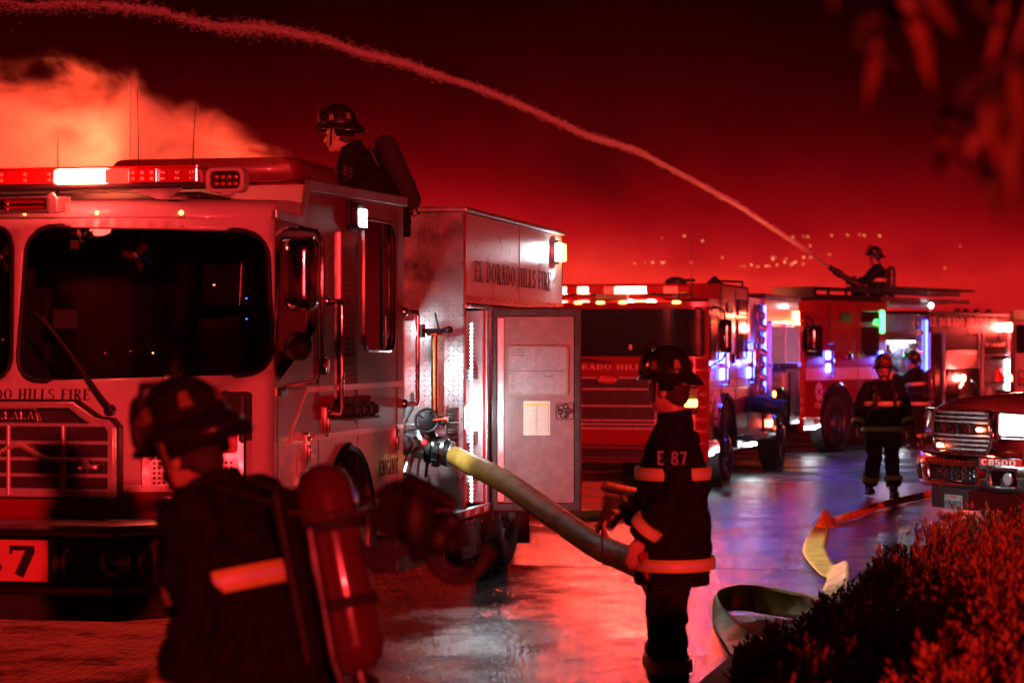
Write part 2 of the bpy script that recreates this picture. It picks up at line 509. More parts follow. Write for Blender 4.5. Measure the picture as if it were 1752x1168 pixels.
# ================================================================ lettering
def LG(ch):
    T, t = .17, .065
    l = lambda x0,y0,x1,y1,w: ('l',x0,y0,x1,y1,w)
    s = lambda x0,x1,y: ('s',x0,y,x1,y,t)
    a = lambda cx,cy,rx,ry,a0,a1,w=T: ('a',cx,cy,rx,ry,a0,a1,w)
    D = {
    'E': (.56, [l(.15,0,.15,1,T), l(.1,.965,.5,.965,t*1.2), l(.1,.035,.52,.035,t*1.2), l(.2,.51,.38,.51,t*1.2), ('s',.49,.99,.49,.78,.05), ('s',.51,.01,.51,.25,.05), ('s',.38,.62,.38,.41,.045), s(.02,.14,.965), s(.02,.14,.035)]),
    'F': (.54, [l(.15,0,.15,1,T), l(.1,.965,.5,.965,t*1.2), l(.2,.51,.38,.51,t*1.2), ('s',.49,.99,.49,.78,.05), ('s',.38,.62,.38,.41,.045), s(.02,.14,.965), s(.02,.28,.035)]),
    'L': (.54, [l(.15,0,.15,1,T), l(.1,.035,.5,.035,t*1.2), ('s',.5,.01,.5,.27,.05), s(.02,.28,.965), s(.02,.14,.035)]),
    'I': (.34, [l(.17,0,.17,1,T), s(.03,.31,.965), s(.03,.31,.035)]),
    'D': (.66, [l(.15,0,.15,1,T), l(.15,.965,.3,.965,t), l(.15,.035,.3,.035,t), a(.28,.5,.27,.467,-90,90), s(.02,.14,.965), s(.02,.14,.035)]),
    'O': (.68, [a(.34,.5,.25,.467,0,360)]),
    '0': (.6, [a(.3,.5,.2,.455,0,360)]),
    'R': (.64, [l(.15,0,.15,1,T), l(.15,.965,.3,.965,t), l(.15,.5,.3,.5,t), a(.27,.733,.21,.232,-90,90), l(.3,.5,.54,0,T*.9), s(.02,.28,.035), s(.02,.14,.965), s(.46,.64,.035)]),
    'P': (.58, [l(.15,0,.15,1,T), l(.15,.965,.3,.965,t), l(.15,.46,.3,.46,t), a(.27,.713,.21,.252,-90,90), s(.02,.28,.035), s(.02,.14,.965)]),
    'A': (.68, [l(.12,.0,.33,.98,t*1.1), l(.33,.98,.55,0,T), l(.19,.33,.47,.33,t), s(.02,.22,.035), s(.42,.68,.035)]),
    'H': (.72, [l(.16,0,.16,1,T), l(.56,0,.56,1,T), l(.2,.51,.52,.51,t), s(.03,.29,.035), s(.43,.69,.035), s(.03,.29,.965), s(.43,.69,.965)]),
    'S': (.52, [a(.26,.745,.17,.22,20,270,T*.8), a(.26,.265,.18,.235,90,-160,T*.8)]),
    'N': (.7, [l(.13,0,.13,1,t*1.2), l(.57,0,.57,1,t*1.2), l(.13,.97,.57,.03,T), s(.02,.24,.035), s(.46,.68,.965), s(.02,.14,.965)]),
    'G': (.68, [a(.34,.5,.25,.467,45,325), l(.57,.03,.57,.45,T*.8), s(.42,.68,.45)]),
    'C': (.64, [a(.34,.5,.25,.455,48,312)]),
    'M': (.84, [l(.12,0,.12,1,T*.7), l(.72,0,.72,1,T), l(.12,.97,.42,.1,T*.8), l(.42,.1,.72,.97,t), s(.02,.22,.035), s(.6,.84,.035)]),
    '8': (.56, [a(.28,.745,.16,.21,0,360,T*.8), a(.28,.27,.19,.24,0,360,T*.85)]),
    '7': (.52, [l(.05,.92,.5,.92,.16), l(.44,.9,.22,0,T), ('s',.07,.99,.07,.72,.05)]),
    '5': (.52, [l(.12,.93,.46,.93,.13), l(.12,.96,.12,.5,.1), a(.25,.31,.19,.27,125,-150,T*.85)]),
    '1': (.34, [l(.19,0,.19,1,T), ('l',.04,.8,.17,.95,.07)]),
    '2': (.52, [a(.27,.72,.18,.23,170,-40,T*.8), l(.4,.6,.08,.08,T*.7), l(.05,.06,.48,.06,.12)]),
    '3': (.52, [a(.24,.745,.17,.21,150,-90,T*.8), a(.24,.27,.2,.24,90,-150,T*.8)]),
    '6': (.54, [a(.28,.27,.19,.24,0,360,T*.8), a(.37,.35,.28,.6,100,190,T*.8)]),
    '9': (.54, [a(.27,.73,.19,.24,0,360,T*.8), a(.18,.65,.28,.6,-80,10,T*.8)]),
    'i': (.2, [l(.1,0,.1,.6,.1), l(.1,.74,.1,.84,.1)]),
    'e': (.46, [a(.23,.3,.17,.27,0,310,.1), l(.08,.3,.38,.3,.07)]),
    'r': (.34, [l(.1,0,.1,.6,.1), a(.24,.36,.13,.2,30,180,.09)]),
    'c': (.4, [a(.23,.3,.17,.27,50,310,.1)]),
    'u': (.46, [a(.22,.24,.15,.22,180,360,.1), l(.07,.24,.07,.6,.1), l(.37,0,.37,.6,.1)]),
    'o': (.46, [a(.23,.3,.17,.27,0,360,.1)]),
    'm': (.7, [l(.08,0,.08,.6,.1), a(.2,.4,.12,.18,0,180,.09), l(.32,0,.32,.42,.1), a(.44,.4,.12,.18,0,180,.09), l(.56,0,.56,.42,.1)]),
    'n': (.46, [l(.08,0,.08,.6,.1), a(.21,.38,.13,.2,0,180,.09), l(.35,0,.35,.42,.1)]),
    't': (.32, [l(.14,0,.14,.9,.1), l(.02,.58,.28,.58,.08)]),
    ' ': (.34, []), '-': (.34, [l(.05,.45,.3,.45,.1)]), "'": (.18, [l(.08,.8,.08,1,.09)])}
    return D.get(ch, D[' '])
def lettering(name, text, fn, u0, v0, h, width, mt, parent, sans=False, slant=0, depth=.0025, arc=None, label=None, gap=.07):
    """text between u0 and u0+width; fn(u, v, depth) gives the point on the wall"""
    g = G()
    tot = sum(LG(c)[0] + gap for c in text) - gap
    k = width/tot
    u = 0
    q = 0
    def put(poly):
        nonlocal q
        q += 1
        d = depth + (q % 7)*.00035
        P = []
        for x, y in poly:
            xx = (u + x)*k + y*h*slant; yy = y*h
            if arc:
                th = (xx/width - .5)*arc[0]
                rad = arc[1] + yy
                P.append((u0 + width/2 + rad*sin(th), v0 + rad*cos(th) - arc[1]))
            else:
                P.append((u0 + xx, v0 + yy))
        g.prism(P, fn, -.0005, d)
    for ch in text:
        w, st = LG(ch)
        for e in st:
            if e[0] == 's' and sans: continue
            if e[0] in 'ls':
                x0, y0, x1, y1, wd = e[1:]
                if sans: wd = .15
                dx, dy = (x1-x0)*k, (y1-y0)*h
                L = math.hypot(dx, dy) or 1
                # width measured in letter heights horizontally, thin strokes vertically
                nx, ny = -dy/L, dx/L
                ww = wd*(h if abs(ny) > .7 else k*(1.0))*.5
                put([(x0+nx*ww/k, y0+ny*ww/h), (x1+nx*ww/k, y1+ny*ww/h), (x1-nx*ww/k, y1-ny*ww/h), (x0-nx*ww/k, y0-ny*ww/h)])
            else:
                cx, cy, rx, ry, a0, a1, T = e[1:]
                n = max(4, int(abs(a1-a0)/26))
                for i in range(n):
                    qd = []
                    for j in (i, i+1):
                        t = R(a0 + (a1-a0)*j/n)
                        wd = .15 if sans else .06 + (T-.06)*cos(t)**2
                        ex, ey = rx*cos(t), ry*sin(t)
                        qd.append(((cx + ex*(1 + wd*.5/rx)), (cy + ey*(1 + (wd*.5 if sans else .035)/ry)), (cx + ex*(1 - wd*.5/rx)), (cy + ey*(1 - (wd*.5 if sans else .035)/ry))))
                    put([(qd[0][0],qd[0][1]), (qd[1][0],qd[1][1]), (qd[1][2],qd[1][3]), (qd[0][2],qd[0][3])])
        u += w + gap
    return part(name, g, mt, parent, smooth=False, label=label)

# ================================================================ ground
def asphalt():
    m, t, b, o = mat_new('wet_asphalt')
    c = t.nodes.new('ShaderNodeTexCoord')
    s_ = t.nodes.new('ShaderNodeSeparateXYZ'); t.links.new(c.outputs['Object'], s_.inputs[0])
    big = nnoise(t, .35, 4, .6)
    mid = nnoise(t, 1.7, 5, .65)
    # puddled film of water: nearer than ~33 m, streaky edge beyond
    edge = nmath(t, 'ADD', s_.outputs[1], nmath(t, 'MULTIPLY', nmath(t, 'SUBTRACT', nnoise(t, .8, 4, .6), .5), 2.2))
    wet = nramp(t, edge, 33.2, 33.9, 1.0, 0.0)
    far = nramp(t, nnoise(t, .5, 3, .5), .47, .56, 0, .55)
    wet = nmath(t, 'MAXIMUM', wet, far)
    rgh = nmath(t, 'MULTIPLY_ADD', nramp(t, mid, .3, .7, 0, 1), .05, .03)
    rgh = nmath(t, 'MULTIPLY_ADD', nramp(t, nnoise(t, 2.6, 6, .7), .50, .66, 0, 1), .13, rgh)
    t.links.new(nmath(t, 'ADD', nmath(t, 'MULTIPLY', wet, rgh), nmath(t, 'MULTIPLY', nmath(t, 'SUBTRACT', 1.0, wet), .42)), b.inputs['Roughness'])
    col = nmix(t, nramp(t, mid, .35, .65), (.018, .018, .020), (.035, .034, .034))
    vs = t.nodes.new('ShaderNodeTexVoronoi'); vs.inputs['Scale'].default_value = 55; t.links.new(c.outputs['Object'], vs.inputs['Vector'])
    sp_ = nramp(t, vs.outputs['Color'], .55, .95, 0, .8)
    col = nmix(t, sp_, col, (.06,.058,.056))
    t.links.new(col, b.inputs['Base Color'])
    b.inputs['Specular IOR Level'].default_value = .42
    # aggregate
    vo = t.nodes.new('ShaderNodeTexVoronoi'); vo.inputs['Scale'].default_value = 34
    t.links.new(c.outputs['Object'], vo.inputs['Vector'])
    fine = nnoise(t, 110, 3, .6)
    ma = t.nodes.new('ShaderNodeMapping'); ma.inputs['Scale'].default_value = (1, .13, 1); t.links.new(c.outputs['Object'], ma.inputs[0])
    an = nmath(t, 'ADD', nmath(t, 'MULTIPLY', nnoise(t, 34, 3, .6, ma.outputs[0]), .75), nmath(t, 'MULTIPLY', nnoise(t, 90, 2, .5, ma.outputs[0]), .25))
    fine = nmath(t, 'ADD', fine, nmath(t, 'MULTIPLY', nramp(t, an, .32, .68), 2.2))
    h = nmath(t, 'ADD', nmath(t, 'MULTIPLY', vo.outputs['Distance'], .8), nmath(t, 'MULTIPLY', fine, .6))
    h = nmath(t, 'ADD', h, nmath(t, 'MULTIPLY', nnoise(t, 6, 4, .6), 1.2))
    n = t.nodes.new('ShaderNodeBump'); t.links.new(nramp(t, nnoise(t, 1.1, 5, .65), .38, .62, .35, 1.0), n.inputs['Strength']); n.inputs['Distance'].default_value = .0052
    t.links.new(h, n.inputs['Height']); t.links.new(n.outputs[0], b.inputs['Normal'])
    return m
M['asphalt'] = asphalt()
g = G(); g.add([(-900,-60,0),(900,-60,0),(900,1600,0),(-900,1600,0)], [(0,1,2,3)])
tag(part('ground', g, M['asphalt'], smooth=False), 'wet black asphalt yard mirroring the emergency lights', 'ground', kind='structure')
g = G()
def strip(g, P, w, z):
    for i in range(len(P)-1):
        a, b = V((*P[i], 0)), V((*P[i+1], 0)); d = (b-a).normalized(); n = V((-d.y, d.x, 0))*w/2
        g.add([(*(a-n)[:2], z), (*(b-n)[:2], z), (*(b+n)[:2], z), (*(a+n)[:2], z)], [(0,1,2,3)])
jl = [(-1.0 + i*.35, 20.75 - i*.065 + random.uniform(-.03,.03)) for i in range(12)]
strip(g, jl, .035, .004)
tag(part('tar_joint', g, M['tar'], smooth=False), 'thin dark sealed joints crossing the wet asphalt', 'road joint', kind='structure')
# kerb and planted verge
KP = [(-.2,7.0),(.45,10.4),(1.20,13.45),(2.0,16.1),(3.05,19.7),(3.75,21.9),(4.2,22.4),(5.2,22.55),(8.0,22.4),(16,22.2)]
def offs(P, d):
    out = []
    for i, p in enumerate(P):
        a = V(P[max(0,i-1)]); b = V(P[min(len(P)-1,i+1)]); t_ = (b-a).normalized()
        out.append((p[0] + t_.y*d, p[1] - t_.x*d))
    return out
K2 = offs(KP, .16)
blocks = []
for i in range(len(KP)-1):
    a, b = V(KP[i]), V(KP[i+1]); c, d = V(K2[i]), V(K2[i+1])
    n = max(1, round((b-a).length/1.2))
    for j in range(n):
        f0, f1 = j/n + .004, (j+1)/n - .004
        p = [a.lerp(b,f0), a.lerp(b,f1), c.lerp(d,f1), c.lerp(d,f0)]
        g = G(); hh = .13 + random.uniform(-.004,.004)
        g.prism([tuple(q) for q in p], SZ, -.05, hh)
        blocks.append(g)
kerb = thing('kerb', 'pale concrete kerb edging the planted verge along the wet asphalt', 'kerb', (0,0,0)); kerb['kind'] = 'structure'
del kerb['category']
for g in blocks:
    part('kerb_stone', g, M['concrete'], kerb, smooth=False, bevel=.012)
VP = offs(KP, .165)
g = G()
poly = VP + [(16,-8),(-3,-8)]
g.sheet(poly, [], lambda u, v: (u, v, .12 + .05*mnoise.noise(V((u*1.3, v*1.3, 0))) + .03*mnoise.noise(V((u*5, v*5, 3)))), .45)
tag(part('verge', g, M['soil']), 'dark mulch verge under the shrubs beside the kerb', 'verge', kind='structure')

# ================================================================ placing of vehicles
def frame(name, label, px_x, y, deg, cat, group=None):
    return thing(name, label, cat, (px_x, y, 0), -R(deg), group)

def wheel(parent, y, x, r=.53, w=.30, rim='steel', side=1, name='wheel'):
    """x = outer face of the tyre; side 1 faces +x"""
    g = G(); s = side
    pr = [(r*.60,-.02),(r*.66,.0),(r*.80,.012),(r*.93,0),(r*.985,-.03),(r,-.06),(r,-w+.06),(r*.985,-w+.03),(r*.93,-w),(r*.6,-w)]
    g.lathe((x, y, r), (s,0,0), pr, 48, caps=False)
    n = 44
    for k in range(n):      # tread blocks
        a = 2*pi*k/n
        for j in range(3):
            cx = -.075 - j*(w-.15)/2
            M3 = Matrix.Rotation(a + (.03 if j % 2 else 0), 3, 'X')
            c = V((x + s*cx, y, r)) + M3 @ V((0, 0, r+.004))
            g.obox(c, (w/4.2, 2*pi*r/n*.62, .022), M3)
    ty = part(name, g, M['rubber'], parent, angle=50)
    g = G()
    g.lathe((x, y, r), (s,0,0), [(r*.62,-.01),(r*.585,.0),(r*.56,-.03),(r*.52,-.06),(r*.40,-.075),(r*.30,-.05),(r*.27,.02),(r*.2,.045),(.01,.05)], 40, caps=False)
    g.lathe((x, y, r), (s,0,0), [(r*.62,-.012),(r*.6,-w*.5),(.02,-w*.5)], 32, caps=False)
    part('rim', g, M[rim], ty)
    g = G()
    for k in range(10):
        a = 2*pi*k/10
        c = V((x, y + r*.345*cos(a), r + r*.345*sin(a)))
        g.lathe(c, (s,0,0), [(.021,-.075),(.021,-.02),(.012,-.008)], 6)
    part('wheel_nut', g, M['chrome'], ty, smooth=False, kind='stuff')
    return ty
def arch(parent, y, z, r, x, w=.05, d=.28, mt='chrome', a0=-8, a1=188, name='fender'):
    g = G(); n = 26
    rg = []
    for i in range(n+1):
        t = R(a0 + (a1-a0)*i/n)
        c, s_ = cos(t), sin(t)
        rg.append([(x-d, y+c*r, z+s_*r), (x+.03, y+c*r, z+s_*r), (x+.05, y+c*(r+w*.5), z+s_*(r+w*.5)), (x+.03, y+c*(r+w), z+s_*(r+w)), (x-d, y+c*(r+w), z+s_*(r+w))])
    g.rings(rg)
    return part(name, g, M[mt], parent)

# ================================================================ fire engine nearest the camera
T1 = frame('fire_engine', 'nearest red and white fire engine with open compartment door and 87 on the bumper', -1.374, 14.0, 11.93, 'fire engine', 'fire engines parked in the yard')
XC, HW = -1.40, 1.40
def bulge(z):
    if z < 1.55: return .50
    if z < 2.45: return .50 - (z-1.55)*.10
    return .41 - (z-2.45)*.55
def fs(u, z, off=0):
    q = abs((u - XC)/HW)
    q = min(1, q)
    yb = bulge(z)*(1 - q**3.4)
    return (u, -yb - off, z)
FS = lambda u, v, w: fs(u, v, w)
ws_r = roundpoly([(XC+.045,2.55),(-.03,2.52),(-.005,1.70),(XC+.015,1.66)], .16, 6)
ws_l = [(2*XC - p[0], p[1]) for p in ws_r][::-1]
# cab front, upper white and lower red
g = G(); g.sheet([(-2.8,2.66),(-2.8,1.06),(0,1.06),(0,2.66)], [ws_r, ws_l], lambda u, v: fs(u, v), .09)
part('cab_front', g, M['white'], T1, solid=-.02)
g = G(); g.sheet([(-2.8,1.058),(-2.8,.86),(0,.86),(0,1.058)], [], lambda u, v: fs(u, v), .09)
part('lower_cab_front', g, M['red'], T1, solid=-.02)
g = G(); g.sheet([(-2.79,1.075),(-2.79,1.035),(-.01,1.035),(-.01,1.075)], [], lambda u, v: fs(u, v, .004), .06)
part('reflective_stripe', g, M['stripe'], T1)
# windscreen panes and their rubber seals
for pl in (ws_r, ws_l):
    g = G(); g.sheet(pl, [], lambda u, v: fs(u, v, -.012), .12)
    p = part('windshield', g, M['glass'], T1)
    g = G(); g.tube([fs(u, v, .004) for u, v in pl], .013, 6, loop=True)
    part('window_seal', g, M['plastic'], p)
    g = G(); g.tube([fs(u, v + (.014 if v > 2.1 else -.014), .006) for u, v in pl], .0045, 6, loop=True)
    part('chrome_bead', g, M['chrome'], p)
# roof front lip (rounded visor)
g = G(); rg = []
for i in range(33):
    u = -2.8 + 2.8*i/32
    y0 = fs(u, 2.6)[1]
    rg.append([(u, y0-.012, 2.60), (u, y0-.012, 2.645), (u, y0+.03, 2.685), (u, y0+.12, 2.71), (u, y0+.3, 2.72), (u, .60, 2.72), (u, .60, 2.60), (u, y0+.03, 2.60)])
g.rings(rg)
part('roof_visor', g, M['white'], T1, angle=50)
# cab side with window cut-outs
win1 = roundpoly([(.09,2.49),(.80,2.53),(.80,1.92),(.42,1.80),(.02,1.655),(-.005,1.72)], .09, 5)
win1 = roundpoly([(.10,2.48),(.80,2.52),(.80,1.62),(.70,1.62),(.70,1.93),(.12,1.66),(.03,1.72)], .001, 1)
win1 = roundpoly([(.07,2.48),(.80,2.52),(.80,1.97),(.06,1.665),(.0,1.73)], .06, 5)
win2 = rr(1.93, 2.70, 1.83, 2.70, .11, 6)
archc = [(1.48 + .60*cos(R(a)), .62 + .60*sin(R(a))) for a in range(0, 181, 12)]
side_u = [(0.0,1.60),(2.97,1.60),(2.97,2.84),(.64,2.80),(.52,2.585),(0.0,2.60)]
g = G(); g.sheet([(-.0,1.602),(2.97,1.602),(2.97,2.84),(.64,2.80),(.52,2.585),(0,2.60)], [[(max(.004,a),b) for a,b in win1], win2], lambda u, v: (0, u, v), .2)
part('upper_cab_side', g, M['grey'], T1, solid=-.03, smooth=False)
g = G(); g.sheet([(0.0,1.60),(0.0,1.30),(2.97,1.30),(2.97,1.60)], [], lambda u, v: (0, u, v), .2)
part('middle_cab_side', g, M['deepred'], T1, solid=-.03, smooth=False)
g = G(); g.sheet([(0.0,1.298),(0.0,.62)] + [(.88,.62)] + [(a,b) for a,b in archc[::-1]] + [(2.08,.60),(2.97,.60),(2.97,1.298)], [], lambda u, v: (0, u, v), .2)
part('lower_cab_side', g, M['white'], T1, solid=-.03, smooth=False)
# rear wall, far side, raised roof, floor
g = G(); g.box(-2.8,-.031,2.90,2.97,.62,2.84); part('cab_rear_wall', g, M['black'], T1, smooth=False)
g = G(); g.box(-2.8,-2.77,0,2.9,.62,2.80); part('far_cab_side', g, M['deepred'], T1, smooth=False)
g = G(); g.prism([(.62,2.80),(2.97,2.84),(2.97,2.875),(.60,2.835),(.45,2.60),(.50,2.585)], SX, -2.8, .02)
part('raised_roof', g, M['white'], T1, smooth=False, bevel=.008)
g = G(); g.prism([(-.06,2.60),(.50,2.583),(.62,2.80),(2.97,2.838),(2.97,2.90),(.59,2.862),(.465,2.635),(-.06,2.645)], SX, .004, .03)
part('drip_rail', g, M['alu'], T1, smooth=False, bevel=.003)
g = G(); g.box(-2.76,-.04,-.02,2.9,.88,.95); part('cab_floor', g, M['plastic'], T1, smooth=False)
# reflective lines along the side
def line(P, w, mt='stripe', x=.004, name='reflective_stripe', par=T1, th=.003):
    g = G()
    L = [V(p) for p in P]
    up, dn = [], []
    for i, p in enumerate(L):
        a = L[max(0,i-1)]; b = L[min(len(L)-1,i+1)]; d = (b-a).normalized(); n = V((-d.y,d.x))*w/2
        up.append(tuple(p+n)); dn.append(tuple(p-n))
    g.prism(up + dn[::-1], SX, x-.003, x+th)
    return part(name, g, M[mt], par, smooth=False)
line([(.30,1.345),(.64,1.598),(2.965,1.602)], .035)
line([(.80,1.303),(2.965,1.306)], .034)
# door seams, handles, hinges, latches
g = G()
for P in (((.885,2.56),(.885,.72)), ((1.78,2.78),(1.78,1.05)), ((2.80,2.80),(2.80,.62)), ((.05,1.60),(.05,.9))):
    (a,b),(c,d) = P; g.box(-.004,.0025,a-.004,a+.004,d,b)
part('door_seam', g, M['ink'], T1, smooth=False)
def latch(y, z, h=.19, w=.055):
    g = G(); g.prism(rr(y-w/2,y+w/2,z-h/2,z+h/2,.02), SX, 0, .02); g.prism(rr(y-w*.32,y+w*.32,z-h*.36,z+h*.12,.012), SX, .019, .034)
    g.cyl((.02,y,z+h*.3),(.036,y,z+h*.3),.014,seg=12)
    return part('door_latch', g, M['chrome'], T1, bevel=.003)
latch(.62,1.235,.22); latch(1.03,1.40,.2); latch(2.72,1.22,.2)
g = G(); g.lathe((0,.93,1.74),(1,0,0),[(.05,0),(.06,.02),(.052,.045),(.02,.05)],20); part('door_handle', g, M['chrome'], T1)
# side windows and chrome surrounds
for wn_, pl in (('side_window', win1), ('side_window', win2)):
    g = G(); g.sheet([(max(.006,a),b) for a,b in pl], [], lambda u, v: (-.012, u, v), .3)
    p = part(wn_, g, M['glass'], T1)
    g = G(); g.tube([(.004,max(.004,u),v) for u,v in pl], .012, 6, loop=True); part('window_frame', g, M['chrome'], p)
g = G(); g.box(-.02,.0,2.42,2.45,1.85,2.69); part('window_divider', g, M['plastic'], T1, smooth=False)
# folding handrails
def rail(x, y, z0, z1, r=.016):
    g = G(); g.tube([(.0,y,z0+.02),(x,y,z0+.02),(x,y,z0+.05),(x,y,z1-.05),(x,y,z1-.02),(.0,y,z1-.02)], r, 10)
    for z in (z0+.02, z1-.02): g.lathe((0,y,z),(1,0,0),[(.034,0),(.034,.012),(.02,.03)],14)
    return part('handrail', g, M['chrome'], T1)
rail(.10,1.06,1.42,2.16); rail(.10,2.98,1.44,2.12)
# louvred panel behind the door and black slot
for i in range(26):
    z = 1.62 + i*.034
    g = G(); g.prism([(0,z),(.010,z+.004),(.003,z+.030),(0,z+.030)], lambda u,v,w: (u+.001,w,v), 1.36, 1.70)
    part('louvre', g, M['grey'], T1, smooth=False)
g = G(); g.box(-.002,.004,1.72,1.765,1.36,2.52); part('slot', g, M['ink'], T1, smooth=False)
g = G(); g.box(.001,.022,1.30,1.34,1.45,2.58); part('door_edge_trim', g, M['chrome'], T1, smooth=False)
# hose clamp rack (black fittings on a shelf) on the side
g = G(); g.box(.0,.16,1.10,1.75,1.40,1.415); part('bracket_shelf', g, M['darksteel'], T1, smooth=False)
for i in range(4):
    y = 1.17 + i*.165
    g = G(); g.cyl((.03,y,1.46),(.15,y,1.46),.045,seg=14); g.cyl((.15,y,1.46),(.17,y,1.46),.03,seg=12); g.box(.05,.12,y-.012,y+.012,1.50,1.545)
    part('hose_fitting', g, M['plastic'], T1)
# wheel arch and front wheel
arch(T1, 1.48, .62, .58, .0, .05, .35)
g = G(); g.lathe((-.45,1.48,.62),(1,0,0),[(.59,0),(.59,.44)],30,caps=False); g.box(-.47,-.45,.85,2.1,.3,1.25); part('wheel_well', g, M['plastic'], T1)
wheel(T1, 1.48, -.06, .53)
wheel(T1, 1.48, -2.74, .53, side=-1)
# crest and lettering on the door
lettering('lettering', 'EL DORADO HILLS', SX, .12, 1.30, .055, .62, M['letterwhite'], T1, arc=(1.9, .36))
g = G()
for a in range(8):
    t = R(45*a); g.prism([(.43+.05*cos(t-.3),1.14+.05*sin(t-.3)),(.43+.12*cos(t-.22),1.14+.12*sin(t-.22)),(.43+.12*cos(t+.22),1.14+.12*sin(t+.22)),(.43+.05*cos(t+.3),1.14+.05*sin(t+.3))], SX, 0, .003+.0004*(a%2))
g.torus((.002,.43,1.14),(1,0,0),.055,.006,24,6)
part('door_crest', g, M['letterwhite'], T1, smooth=False)
lettering('lettering', 'ENGINE', SX, 2.32, .985, .105, .50, M['letterred'], T1)
lettering('lettering', '87', SX, 2.45, .80, .13, .25, M['letterred'], T1)
# scene flood on the cab side
g = G(); g.prism(rr(1.50,1.75,2.60,2.80,.05), SX, 0, .03); g.prism(rr(1.52,1.73,2.62,2.78,.045), SX, .03, .07); fl = part('flood_lamp', g, M['plastic'], T1, bevel=.006)
for i in range(2):
    for j in range(3):
        z = 2.655 + i*.062; y = 1.60 + j*.05
        g = G(); g.prism(rr(y-.02,y+.02,z-.026,z+.026,.008), SX, .07, .082); part('led_lens', g, E['white'], fl, smooth=False)

# front text, plate, grille
lettering('lettering', 'EL DORADO HILLS FIRE', lambda u, v, w: fs(u, v, w), XC-.46, 1.555, .062, .92, M['letterred'], T1)
gy = -.535
gr = G()
gout = [(XC-.64,1.005),(XC+.64,1.005),(XC+.64,1.40),(XC+.60,1.445),(XC+.52,1.455),(XC+.385,1.545),(XC-.385,1.545),(XC-.52,1.455),(XC-.60,1.445),(XC-.64,1.40)]
gin = [(XC-.59,1.05),(XC+.59,1.05),(XC+.59,1.375),(XC+.57,1.41),(XC+.49,1.42),(XC+.365,1.505),(XC-.365,1.505),(XC-.49,1.42),(XC-.57,1.41),(XC-.59,1.375)]
def ringprism(g, A, B, fn, w0, w1):
    n = len(A)
    vs = [fn(u,v,w0) for u,v in A] + [fn(u,v,w1) for u,v in A] + [fn(u,v,w1) for u,v in B] + [fn(u,v,w0) for u,v in B]
    fsx = []
    for i in range(n):
        j = (i+1) % n
        fsx += [(i,j,n+j,n+i),(n+i,n+j,2*n+j,2*n+i),(2*n+i,2*n+j,3*n+j,3*n+i)]
    g.add(vs, fsx)
ringprism(gr, gout, gin, SY, gy+.06, gy-.03)
grille = part('grille', gr, M['bright'], T1, bevel=.012, smooth=True)
g = G(); ringprism(g, [(XC+(u-XC)*1.025, 1.27+(v-1.27)*1.05) for u,v in gout], gout, SY, gy+.06, gy+.0); part('grille_surround', g, M['plastic'], grille, bevel=.005)
g = G(); g.add([(u,gy+.03,v) for u,v in gin], [tuple(range(len(gin)))]); part('mesh_screen', g, M['mesh'], grille, smooth=False)
for z in (1.415,1.315,1.222,1.13,1.045):
    g = G(); g.tube([(XC-.60,gy-.022,z),(XC+.60,gy-.022,z)], .012, 10); part('grille_bar', g, M['bright'], grille)
for dx in (-.33,0,.33):
    g = G(); g.tube([(XC+dx,gy-.028,1.02),(XC+dx,gy-.028,1.41)], .014, 10); part('grille_bar', g, M['bright'], grille)
g = G(); g.tube([(XC+.19,gy-.03,1.425),(XC+.175,gy-.03,1.505),(XC+.365,gy-.03,1.505),(XC+.475,gy-.03,1.42)], .008, 8); part('grille_trim', g, M['chrome'], grille); g = G(); g.tube([(XC-.19,gy-.03,1.425),(XC-.175,gy-.03,1.505),(XC-.365,gy-.03,1.505),(XC-.475,gy-.03,1.42)], .008, 8); part('grille_trim', g, M['chrome'], grille)
g = G(); g.prism(roundpoly([(XC-.19,1.43),(XC+.19,1.43),(XC+.17,1.505),(XC-.17,1.505)],.015), SY, gy+.0, gy-.04); nb = part('name_badge', g, M['chrome'], T1, bevel=.005)
lettering('lettering', 'FERRARA', lambda u,v,w: (u,gy-.04-w*1.5,v), XC-.155, 1.447, .042, .31, M['steel'], nb)
for dx in (.44,.53):     # horns seen through the grille
    g = G(); g.lathe((XC+dx,gy+.02,1.175+(.004 if dx>.5 else 0)),(0,-1,0),[(.012,-.0),(.014,.01),(.035,.025),(.038,.03),(.03,.031),(.012,.02)],20); part('air_horn', g, M['steel'], grille)
# headlamp cluster on each front corner
for sgn in (1,-1):
    X = lambda d: XC + sgn*d
    fsr = lambda u, v, w: (u, -.40 + (abs(u-XC)-.75)*.38 - w, v)
    def rrx(a, b, z0, z1, r): 
        a, b = sorted((X(a), X(b))); return rr(a, b, z0, z1, r)
    g = G(); g.prism(rrx(.745,1.30,1.035,1.455,.05), fsr, -.12, .045); hc = part('headlight', g, M['chrome'], T1, bevel=.012)
    g = G(); g.prism(rrx(.80,1.00,1.25,1.41,.025), fsr, .04, .062); part('warning_lamp', g, E['redmid'] if sgn > 0 else M['lens_red'], hc, smooth=False)
    g = G(); g.prism(rrx(1.05,1.26,1.25,1.41,.025), fsr, .04, .062); part('warning_lamp', g, M['lens_red'], hc, smooth=False)
    for a, b in ((.80,1.00),(1.05,1.26)):
        g = G(); g.prism(rrx(a,b,1.07,1.215,.02), fsr, .04, .055); hl = part('lamp_lens', g, M['lens_clear'], hc, smooth=False)
        g = G()
        for i in range(7):
            for j in range(5):
                u = X(a+.022+i*.026); z = 1.085+j*.028
                x_, y_, z_ = fsr(u, z, .055); g.ell((x_,y_,z_), .010,.008,.010,6,4)
        part('reflector_facet', g, M['chrome'], hl, kind='stuff')
g = G()
for z in (1.50,1.12):
    for i in range(14): g.ell((.002,.12+i*.21,z),.004,.006,.006,6,4)
